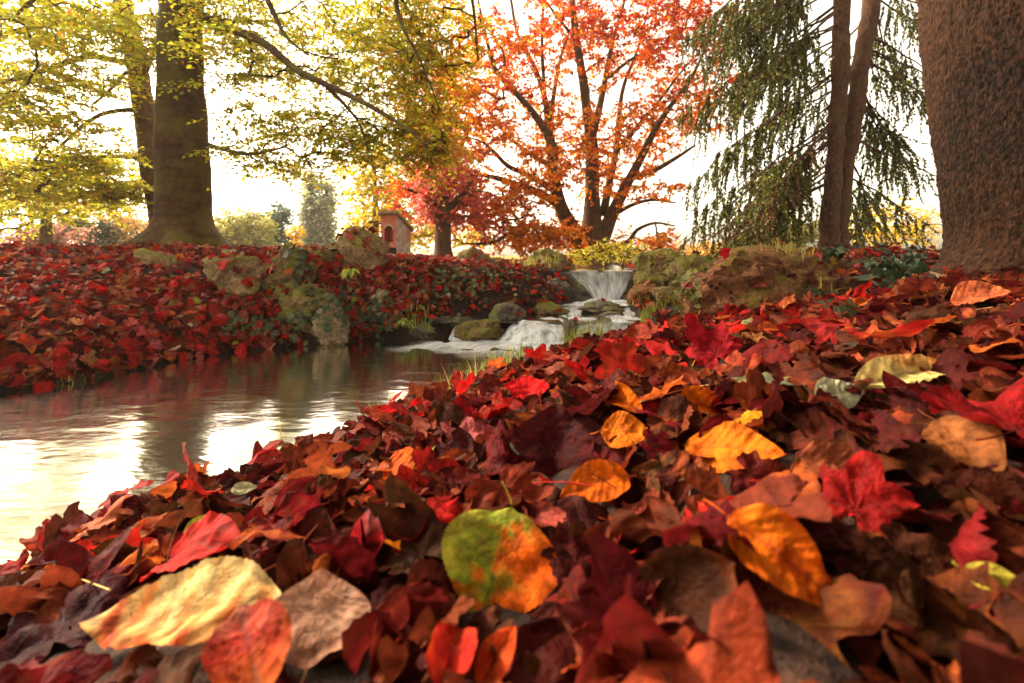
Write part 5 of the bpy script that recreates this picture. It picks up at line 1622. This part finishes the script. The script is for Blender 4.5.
single = set(rank)
for zone, nm in ((('front', 'right', 'under'), 'leaf_litter'), (('mid',), 'leaf_litter'), (('left',), 'leaf_litter')):
    a = Acc()
    for k, lv in enumerate(LV):
        if k in single or lv['zone'] not in zone: continue
        W, tri, luv, kind = leaf_geo(lv)
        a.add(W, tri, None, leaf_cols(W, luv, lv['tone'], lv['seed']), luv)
    if zone[0] == 'front': stalks(a, 420, samp_near)
    ob = a.obj(nm, M['leaf']); tag(ob, {'front': 'bed of red and brown leaf litter filling the gaps on the near bank', 'mid': 'red leaf litter spread around the rocks on the right bank', 'left': 'crimson and pink leaf litter covering the left bank'}[zone[0]], 'leaf litter', None, 'stuff')

# ------------------------------------------------------------------ stalks and twigs lying on the leaves
def stick(name, label, pts, r0, r1, mat, cat='twig', col=None):
    w = catmull(np.array([hit(a, b, h) for a, b, h in pts]), 0.01)
    V, T, Q = tube(w, np.linspace(r0, r1, len(w)), 7); a = Acc(); a.add(V, T, Q, col)
    o = a.obj(name, mat); return tag(o, label, cat)


M['straw'] = mat_flat('straw_stalk', (.42, .26, .08), (.62, .42, .15), 40)
M['red_twig'] = mat_flat('red_twig', (.16, .03, .012), (.34, .075, .02), 40)
stick('dry_stalk', 'thin straw coloured stalk lying across the leaves right of the curled orange leaf', [(640, 402, .05), (690, 388, .055), (740, 382, .06), (792, 377, .06)], .0012, .0008, M['straw'])
stick('twig', 'reddish bent twig lying in the dark hollow at the front', [(518, 642, .03), (580, 634, .035), (630, 618, .035), (660, 598, .03)], .0014, .0011, M['red_twig'])
stick('twig', 'short crimson stalk sticking out left of the folded crimson leaf', [(262, 572, .04), (290, 556, .05), (318, 524, .06)], .0012, .0008, M['red_twig'])
stick('twig', 'grey brown twig slanting in the heap below the lone flat orange leaf', [(655, 455, .02), (690, 485, .03), (660, 560, .03)], .0012, .0008, M['twig'])
stick('dry_stalk', 'short straw stalk lying beside the cream striped leaf', [(70, 575, .05), (110, 590, .05)], .001, .0008, M['straw'])
# ------------------------------------------------------------------ ivy, grass and small plants
IV = []
_r = np.random.default_rng(8)
for k in range(6):
    V, (T, Q), luv = maple_blade(15, 2, _r, 0.03, 0.5, False); IV.append((V, np.vstack([T, tri_quads(Q)]), luv))


def ivy(label, spots, size, seed, pal=None, cat='ivy', name='ivy_plant'):
    """spots: (px, py, rx, ry, n) where the leaves creep over stone and earth"""
    r = np.random.default_rng(seed); a = Acc(); vines = []
    pal = pal or [(4, .035, .055, .022), (3, .06, .085, .035), (2, .10, .12, .05), (.6, .16, .15, .05), (.5, .22, .03, .02)]
    for px, py, rx, ry, n in spots:
        for _ in range(n):
            u = r.normal(size=2) * 0.5
            s = shoot(px + u[0] * rx, py + u[1] * ry)
            if s is None or s[0][1] > 9: continue
            p, nn = s; nn = np.array(nn)
            V, tri, luv = IV[r.integers(len(IV))]
            n2 = nrm(nn * 0.7 + 0.45 * r.normal(size=3) + np.array([0, -0.3, 0.45]))
            x = nrm(r.normal(size=3) * 0.7 + np.array([0, 0, -0.6]))
            R = rot_frames(x[None], n2[None])[0]
            s_ = size * r.uniform(0.6, 1.25)
            q = p + nn * r.uniform(0.008, 0.05)
            W = V @ R.T * s_ + q
            a.add(W, tri, None, palette_pick(pal, 1, r, .2).repeat(len(W), 0), luv); vines.append(q)
    o = a.obj(name, M['ivy']); tag(o, label, cat)
    vines = np.array(vines); b = Acc()
    for k in range(0, len(vines), 3):
        d = np.linalg.norm(vines - vines[k], axis=1); j = np.argsort(d)[1:3]
        for q in j:
            if d[q] < 0.25:
                m = (vines[k] + vines[q]) / 2 - np.array([0, 0, .015])
                V, T, Q = tube(catmull(np.array([vines[k], m, vines[q]]), .05), .0022, 4, False); b.add(V, None, Q)
    if b.n: b.obj('stem', M['twig'], o, True, np.array(o.location))
    return o


ivy('dark glossy ivy hanging below the large pitted boulder to the water', [(252, 308, 14, 14, 18), (285, 332, 24, 16, 34), (266, 322, 16, 12, 22), (240, 328, 22, 14, 46)], .062, 1, [(4, .045, .065, .022), (3, .07, .095, .035), (2, .12, .14, .05)])
ivy('blue green ivy clump on top of the small mossy boulder', [(303, 262, 13, 14, 26), (300, 280, 10, 12, 10)], .07, 2, [(4, .06, .085, .035), (3, .10, .125, .055)])
ivy('speckled ivy covering the bank under the pointed slab', [(345, 300, 40, 26, 190), (365, 322, 30, 14, 60), (395, 312, 18, 16, 40)], .055, 3)
ivy('ivy carpet on the bank below the small red tree', [(425, 290, 34, 20, 120), (450, 275, 24, 14, 60), (410, 270, 16, 8, 26)], .055, 4, [(4, .05, .07, .025), (3, .09, .10, .03), (2, .16, .15, .04), (1, .25, .03, .02)])
ivy('thin green ivy on the mossy hump and slope left of the waterfall', [(500, 278, 30, 18, 70), (470, 290, 22, 14, 50)], .05, 5, [(4, .08, .09, .02), (3, .16, .15, .03), (2, .25, .2, .04)])
ivy('dark ivy mound in front of the spruce trunk', [(858, 244, 32, 12, 260), (890, 240, 24, 10, 120), (835, 252, 18, 8, 50)], .075, 6, [(4, .02, .035, .012), (3, .04, .06, .02), (2, .075, .095, .035)])
ivy('large leaved dark ivy creeping at the foot of the scaly trunk', [(895, 275, 28, 18, 85), (915, 262, 16, 14, 45), (870, 300, 22, 12, 24)], .10, 7, [(4, .025, .045, .016), (3, .05, .075, .03), (1, .11, .13, .06)])
ivy('few grey green ivy leaves in the red litter before the rusty rock', [(850, 318, 22, 14, 14), (818, 300, 14, 10, 8)], .085, 8, [(3, .10, .13, .06), (2, .06, .09, .03)])
ivy('green creeper on the mossy square boulder of the right bank', [(690, 290, 12, 16, 40), (676, 280, 16, 12, 34)], .05, 9, [(4, .09, .10, .02), (3, .18, .17, .03)])


def tuft(label, px, py, w, h, n, seed, pal, name='grass_tuft', cat='grass', width=0.0035, on=None, lean=0.5):
    r = np.random.default_rng(seed)
    s = shoot_down(px, py) if on is None else drop(*on)
    p0 = s[0]; d = p0[1]; a = Acc()
    for k in range(n):
        b = p0 + np.array([r.normal() * w * d / F * 0.33, r.normal() * w * d / F * 0.22, 0])
        b = drop(b[0], b[1])[0]
        if abs(b[2] - p0[2]) > 0.07: continue
        H = h * d / F * r.uniform(0.5, 1.15); dirn = r.normal(size=3); dirn[2] = 0; dirn = nrm(dirn)
        t = np.linspace(0, 1, 6)[:, None]
        c = b + np.array([0, 0, 1]) * H * (t - 0.35 * lean * t ** 2) + dirn * H * lean * r.uniform(.2, 1.2) * t ** 1.8
        sd = np.cross(dirn, [0, 0, 1]) * width * (1 - t ** 1.5) * r.uniform(.6, 1.2)
        V = np.vstack([c - sd, c + sd]); i = np.arange(5)
        a.add(V, None, np.stack([i, i + 1, i + 7, i + 6], -1), palette_pick(pal, 1, r, .2).repeat(12, 0))
    o = a.obj(name, M['grass'], None, True, p0); return tag(o, label, cat)


gp = [(3, .22, .26, .03), (3, .35, .33, .05), (1.5, .5, .42, .12), (1, .12, .16, .02)]
tuft('bright green grass cushion at the foot of the lower waterfall on the right', 575, 342, 62, 36, 360, 1, gp, on=(0.50, 3.22))
tuft('rounded tuft of green grass beside the ledge waterfall on the right bank', 648, 318, 26, 16, 190, 2, gp)
tuft('yellow moss and grass strip on the slope right of the upper waterfall', 655, 300, 30, 12, 140, 3, [(3, .5, .42, .03), (2, .36, .34, .03)])
tuft('low yellow green tuft left of the rusty rock', 676, 304, 34, 14, 150, 4, [(3, .48, .40, .04), (2, .3, .3, .04)])
tuft('green grass fringe on the near water edge beside the churned pool', 478, 372, 66, 44, 240, 5, gp, on=(-0.08, 2.40))
tuft('sparse grass fringe on the near water edge left of centre', 425, 388, 70, 36, 140, 6, gp, on=(-0.31, 2.14))
tuft('thin single tuft of grass stems rising at the water edge', 268, 462, 12, 56, 14, 7, [(1, .34, .34, .08)], lean=.25, on=(-0.74, 1.46))
tuft('small grass tuft at the water edge by the grass fringe', 352, 416, 26, 34, 60, 8, gp, on=(-0.56, 1.82))
tuft('fine green grass tuft in the red leaves before the rusty rock', 798, 338, 50, 14, 110, 9, gp, lean=1.0, width=.0022)
tuft('small grass tuft against the front of the rusty rock', 828, 306, 30, 22, 60, 10, gp, lean=.8, width=.0025)
tuft('long yellow blade pair leaning from the rusty rock', 822, 292, 10, 34, 5, 11, [(1, .62, .50, .05)], lean=1.4, width=.004)
tuft('yellow green moss tuft at the waterline below the pale ivy framed stone', 407, 330, 34, 20, 150, 12, [(3, .38, .36, .05), (2, .25, .27, .04)])
tuft('small green tuft on the eroded left bank', 103, 352, 14, 12, 26, 13, [(1, .42, .42, .05)], lean=.9, width=.006)
tuft('low grass at the left waterline', 72, 374, 30, 10, 60, 14, gp)
tuft('straw grass crest on the mossy hump left of the upper waterfall', 545, 262, 60, 12, 200, 15, [(3, .42, .36, .08), (2, .3, .28, .05)])
tuft('olive grass crest on the mossy right shoulder of the waterfall', 660, 260, 50, 8, 120, 16, [(3, .40, .32, .07), (2, .28, .25, .05)])
tuft('dry yellow grass clump at the spruce foot', 792, 246, 40, 14, 130, 17, [(3, .45, .36, .10), (2, .35, .30, .06)])


# strap-leaved plant on the pointed slab
def strap_plant(label, px, py, n, length, seed, pal):
    r = np.random.default_rng(seed); p0 = shoot_down(px, py)[0]; a = Acc()
    p0 = p0 + np.array([0, -0.03, 0.01])
    for k in range(n):
        az = r.uniform(-2.6, 2.6) + math.pi; h = np.array([math.sin(az), math.cos(az), 0]); Ln = length * r.uniform(.6, 1.15)
        t = np.linspace(0, 1, 8)[:, None]
        c = p0 + 0.02 * r.normal(size=3) + h * Ln * t + np.array([0, 0, 1]) * Ln * (0.85 * t - 1.25 * t ** 2)
        w = 0.17 * Ln * np.sin(np.pi * np.clip(t, 0.02, .98)) ** .8; sd = np.cross(h, [0, 0, 1]) * w
        V = np.vstack([c - sd, c - np.array([0, 0, .012]), c + sd]); i = np.arange(7)
        a.add(V, None, np.vstack([np.stack([i, i + 1, i + 9, i + 8], -1), np.stack([i + 8, i + 9, i + 17, i + 16], -1)]), palette_pick(pal, 1, r, .15).repeat(24, 0),
              np.vstack([np.stack([t[:, 0], 0 * t[:, 0] + s * .25, 0 * t[:, 0]], -1) for s in (-1, 0, 1)]))
    o = a.obj('strap_leaved_plant', M['ivy'], None, True, p0); return tag(o, label, 'plant')


strap_plant('yellow green plant with drooping strap leaves below the pointed slab', 352, 274, 20, .17, 1, [(3, .42, .40, .03), (2, .55, .48, .04)])
strap_plant('small green fern like plant low on the bank above the pool', 404, 326, 12, .10, 2, [(3, .34, .36, .06), (1, .5, .45, .1)])
strap_plant('dark green broad leaf sprig at the left foot of the scaly trunk', 934, 236, 7, .12, 3, [(3, .03, .05, .015), (1, .06, .09, .03)])

# a few leaves lie on the wet rocks of the cascade
for k, (px, py) in enumerate([(565, 303), (572, 305), (604, 303), (559, 318), (577, 299), (520, 322)]):
    s = shoot_down(px, py)
    rr = np.random.default_rng(90 + k); V, T, l = VAR_LO[int(rr.integers(14))][1:]
    R = rot_random(np.array([[0, -.4, 1.0]]), rr, np.array([.3]))[0]
    W = V @ R.T * .085 + s[0] + np.array([0, 0, .03])
    o = centre_obj('fallen_leaf', W, [T], M['leaf'], leaf_cols(W, l, ['crimson', 'bright red'][k % 2], k), l)
    tag(o, ['wet crimson leaf on the shelf left of the ledge waterfall', 'red leaf touching the ledge waterfall on the left', 'crimson leaf caught on the wet rock right of the ledge waterfall',
            'bright red leaf above the grass of the lower waterfall', 'dark crimson leaf at the foot of the upper waterfall', 'bright red leaf on the boulder left of the lower waterfall'][k], 'leaf')

# ------------------------------------------------------------------ wayside shrine
dS = 9.0
gS = float(ground_z(P(396, 262, dS)[0], dS)[0])
base = P(396, HY - gS * F / dS, dS)
sh = empty('wayside_shrine', base, 'small red plaster wayside shrine with arched niche and sloping stone roof', 'shrine')
ROT = 0.45
wS, dpS, hF, hB = 0.38, 0.42, 0.86, 0.60
cR, sR = math.cos(ROT), math.sin(ROT)


def shrine_part(name, V, polys, mat, parent=sh, smooth=False):
    V = np.asarray(V, float) @ np.array([[cR, -sR, 0], [sR, cR, 0], [0, 0, 1]])
    me = make_mesh(name, V, polys, mat, None, None, smooth)
    o = bpy.data.objects.new(name, me); COL.objects.link(o); o.parent = parent
    return o


# local frame: front face at y = -dp/2 (turned towards the left), roof slopes from high front to low back
x0, x1, y0, y1 = -wS / 2, wS / 2, -dpS / 2, dpS / 2
# front face with an arched opening
na = 14; aw, az0, az1 = 0.11, 0.34, 0.55
arch = [(-aw, az0)] + [(-aw * math.cos(math.pi * k / na), az1 + aw * math.sin(math.pi * k / na)) for k in range(na + 1)] + [(aw, az0)]
V, Q = [], []
outer = []
for (ax_, az_) in arch:
    cx_, cz_ = 0, 0.48
    dx_, dz_ = ax_ - cx_, az_ - cz_
    s1 = (wS / 2) / abs(dx_) if abs(dx_) > 1e-6 else 1e9
    s2 = ((hF - cz_) / dz_ if dz_ > 0 else (cz_ + 0.1) / -dz_) if abs(dz_) > 1e-6 else 1e9
    s_ = min(s1, s2); outer.append((cx_ + dx_ * s_, cz_ + dz_ * s_))
V = [(a_[0], y0, a_[1]) for a_ in arch] + [(o_[0], y0, o_[1]) for o_ in outer]
m_ = len(arch)
Q = [(k, (k + 1) % m_, m_ + (k + 1) % m_, m_ + k) for k in range(m_)]
# fill the two top and bottom corners that rays miss
V += [(x0, y0, hF), (x1, y0, hF), (x0, y0, -.1), (x1, y0, -.1)]
tri = []
for k in range(m_):
    a_, b_ = outer[k], outer[(k + 1) % m_]
    for ci_, cc in enumerate([(x0, hF), (x1, hF), (x0, -.1), (x1, -.1)]):
        on = lambda p: (abs(abs(p[0]) - wS / 2) < 1e-6, abs(p[1] - cc[1]) < 1e-6)
        if abs(a_[0] - cc[0]) < 1e-6 and abs(b_[1] - cc[1]) < 1e-6 or abs(b_[0] - cc[0]) < 1e-6 and abs(a_[1] - cc[1]) < 1e-6:
            tri.append((m_ + k, m_ + (k + 1) % m_, 2 * m_ + ci_))
shrine_part('front_wall', V, [np.array(Q)] + ([np.array(tri)] if tri else []), M['plaster_red'])
nb = [(a_[0], y0 + 0.16, a_[1]) for a_ in arch]
V = [(a_[0], y0 + .001, a_[1]) for a_ in arch] + nb
shrine_part('niche', V, [np.array([(k, k + 1, m_ + k + 1, m_ + k) for k in range(m_ - 1)] + [(m_ - 1, 0, m_, 2 * m_ - 1)])], M['niche'])
shrine_part('niche_back', nb, [np.array([list(range(m_))])], M['plaster_red'])
side = [(x1, y0, -.1), (x1, y1, -.1), (x1, y1, hB), (x1, y0, hF), (x0, y0, -.1), (x0, y1, -.1), (x0, y1, hB), (x0, y0, hF)]
shrine_part('side_wall', side, [np.array([(0, 1, 2, 3)]), np.array([(1, 5, 6, 2)]), np.array([(4, 7, 6, 5)])], M['plaster_grey'])
ring = [(a_[0] * 1.0, y0 - .012, a_[1]) for a_ in arch[1:-1]] + [(a_[0] * 1.28, y0 - .012, .34 + (a_[1] - .34) * 1.09) for a_ in arch[1:-1]]
mr = len(arch) - 2
ring += [(p_[0], y0 - .001, p_[2]) for p_ in ring]
shrine_part('arch_trim', ring, [np.array([(k, k + 1, mr + k + 1, mr + k) for k in range(mr - 1)] + [(mr + k, mr + k + 1, 3 * mr + k + 1, 3 * mr + k) for k in range(mr - 1)])], M['plaster_grey'])
pl = [(sx * (wS / 2 + .025), sy * (dpS / 2 + .025), z_) for z_ in (-.1, .11) for sx, sy in ((-1, -1), (1, -1), (1, 1), (-1, 1))]
shrine_part('plinth', pl, [np.array([(4, 5, 6, 7), (0, 1, 5, 4), (1, 2, 6, 5), (2, 3, 7, 6), (3, 0, 4, 7)])], M['slate'])
# red painted upper corner band on the side
shrine_part('painted_band', [(x1 + .004, y1 - .12, .36), (x1 + .004, y1 + .004, .36), (x1 + .004, y1 + .004, hB - .02), (x1 + .004, y1 - .12, hB + .04)], [np.array([(0, 1, 2, 3)])], M['plaster_red'])
ov = 0.05; th = 0.055
sl = (hB - hF) / dpS
rf = []
for zz in (0.004, th):
    for (xx, yy) in ((x0 - ov, y0 - ov), (x1 + ov, y0 - ov), (x1 + ov, y1 + ov), (x0 - ov, y1 + ov)):
        rf.append((xx, yy, hF + sl * (yy - y0) + zz))
shrine_part('roof', rf, [np.array([(0, 3, 2, 1), (4, 5, 6, 7), (0, 1, 5, 4), (1, 2, 6, 5), (2, 3, 7, 6), (3, 0, 4, 7)])], M['slate'])
# ------------------------------------------------------------------ sky, sun, camera
W = bpy.data.worlds.new('World'); S.world = W; W.use_nodes = True
nt = W.node_tree; nt.nodes.clear()
SUN_EL, SUN_AZ = math.radians(36), math.radians(-58)         # ahead on the left
sky = nt.nodes.new('ShaderNodeTexSky'); sky.sky_type = 'NISHITA'; sky.sun_disc = False
sky.sun_elevation = SUN_EL; sky.sun_rotation = SUN_AZ
sky.air_density = 1.0; sky.dust_density = 3.5; sky.ozone_density = 0.6
hs = nt.nodes.new('ShaderNodeHueSaturation'); hs.inputs['Saturation'].default_value = 0.22
mx = nt.nodes.new('ShaderNodeMix'); mx.data_type = 'RGBA'; mx.blend_type = 'MULTIPLY'; mx.inputs[0].default_value = 1
mx.inputs[7].default_value = (1.0, 0.88, 0.67, 1)
bg = nt.nodes.new('ShaderNodeBackground'); bg.inputs['Strength'].default_value = 0.15
wo = nt.nodes.new('ShaderNodeOutputWorld')
nt.links.new(sky.outputs[0], hs.inputs['Color']); nt.links.new(hs.outputs[0], mx.inputs[6]); nt.links.new(mx.outputs[2], bg.inputs[0]); nt.links.new(bg.outputs[0], wo.inputs[0])
sd = bpy.data.lights.new('Sun', 'SUN'); sd.energy = 2.0; sd.angle = math.radians(9); sd.color = (1.0, 0.82, 0.58)
so = bpy.data.objects.new('Sun', sd); COL.objects.link(so)
to_sun = Vector((math.sin(SUN_AZ) * math.cos(SUN_EL), math.cos(SUN_AZ) * math.cos(SUN_EL), math.sin(SUN_EL)))
so.rotation_euler = to_sun.to_track_quat('Z', 'Y').to_euler()
so.location = (-6, 8, 12)
cd = bpy.data.cameras.new('Camera'); cd.sensor_width = 36; cd.lens = 16.0
cd.shift_y = -(341.5 - HY) / 1024
cd.clip_start = 0.02; cd.clip_end = 2000
cd.dof.use_dof = True; cd.dof.focus_distance = 1.6; cd.dof.aperture_fstop = 4.0
co_ = bpy.data.objects.new('Camera', cd); COL.objects.link(co_)
co_.rotation_euler = (math.radians(90), 0, 0)
S.camera = co_
S.view_settings.view_transform = 'Standard'; S.view_settings.look = 'None'
S.view_settings.exposure = 2.15; S.view_settings.gamma = 1.0
S.view_settings.use_curve_mapping = False
S.cycles.use_denoising = True
S.cycles.max_bounces = 8; S.cycles.diffuse_bounces = 3; S.cycles.glossy_bounces = 3; S.cycles.transmission_bounces = 3; S.cycles.transparent_max_bounces = 8
S.cycles.use_adaptive_sampling = True

hz = make_mesh('haze', np.array([(x, y, z) for z in (-2.0, 14.0) for x, y in ((-62, -8), (62, -8), (62, 122), (-62, 122))], float),
               [np.array([(0, 3, 2, 1), (4, 5, 6, 7), (0, 1, 5, 4), (1, 2, 6, 5), (2, 3, 7, 6), (3, 0, 4, 7)])], None, None, None, False)
hm = bpy.data.materials.new('thin_haze'); hm.use_nodes = True; hm.node_tree.nodes.clear()
pv = hm.node_tree.nodes.new('ShaderNodeVolumePrincipled'); pv.inputs['Color'].default_value = (1.0, 0.93, 0.80, 1); pv.inputs['Density'].default_value = 0.0011
pv.inputs['Anisotropy'].default_value = 0.4
hm.node_tree.links.new(pv.outputs[0], hm.node_tree.nodes.new('ShaderNodeOutputMaterial').inputs['Volume'])
hz.materials.append(hm)
tag(link('haze', hz), kind='stuff')
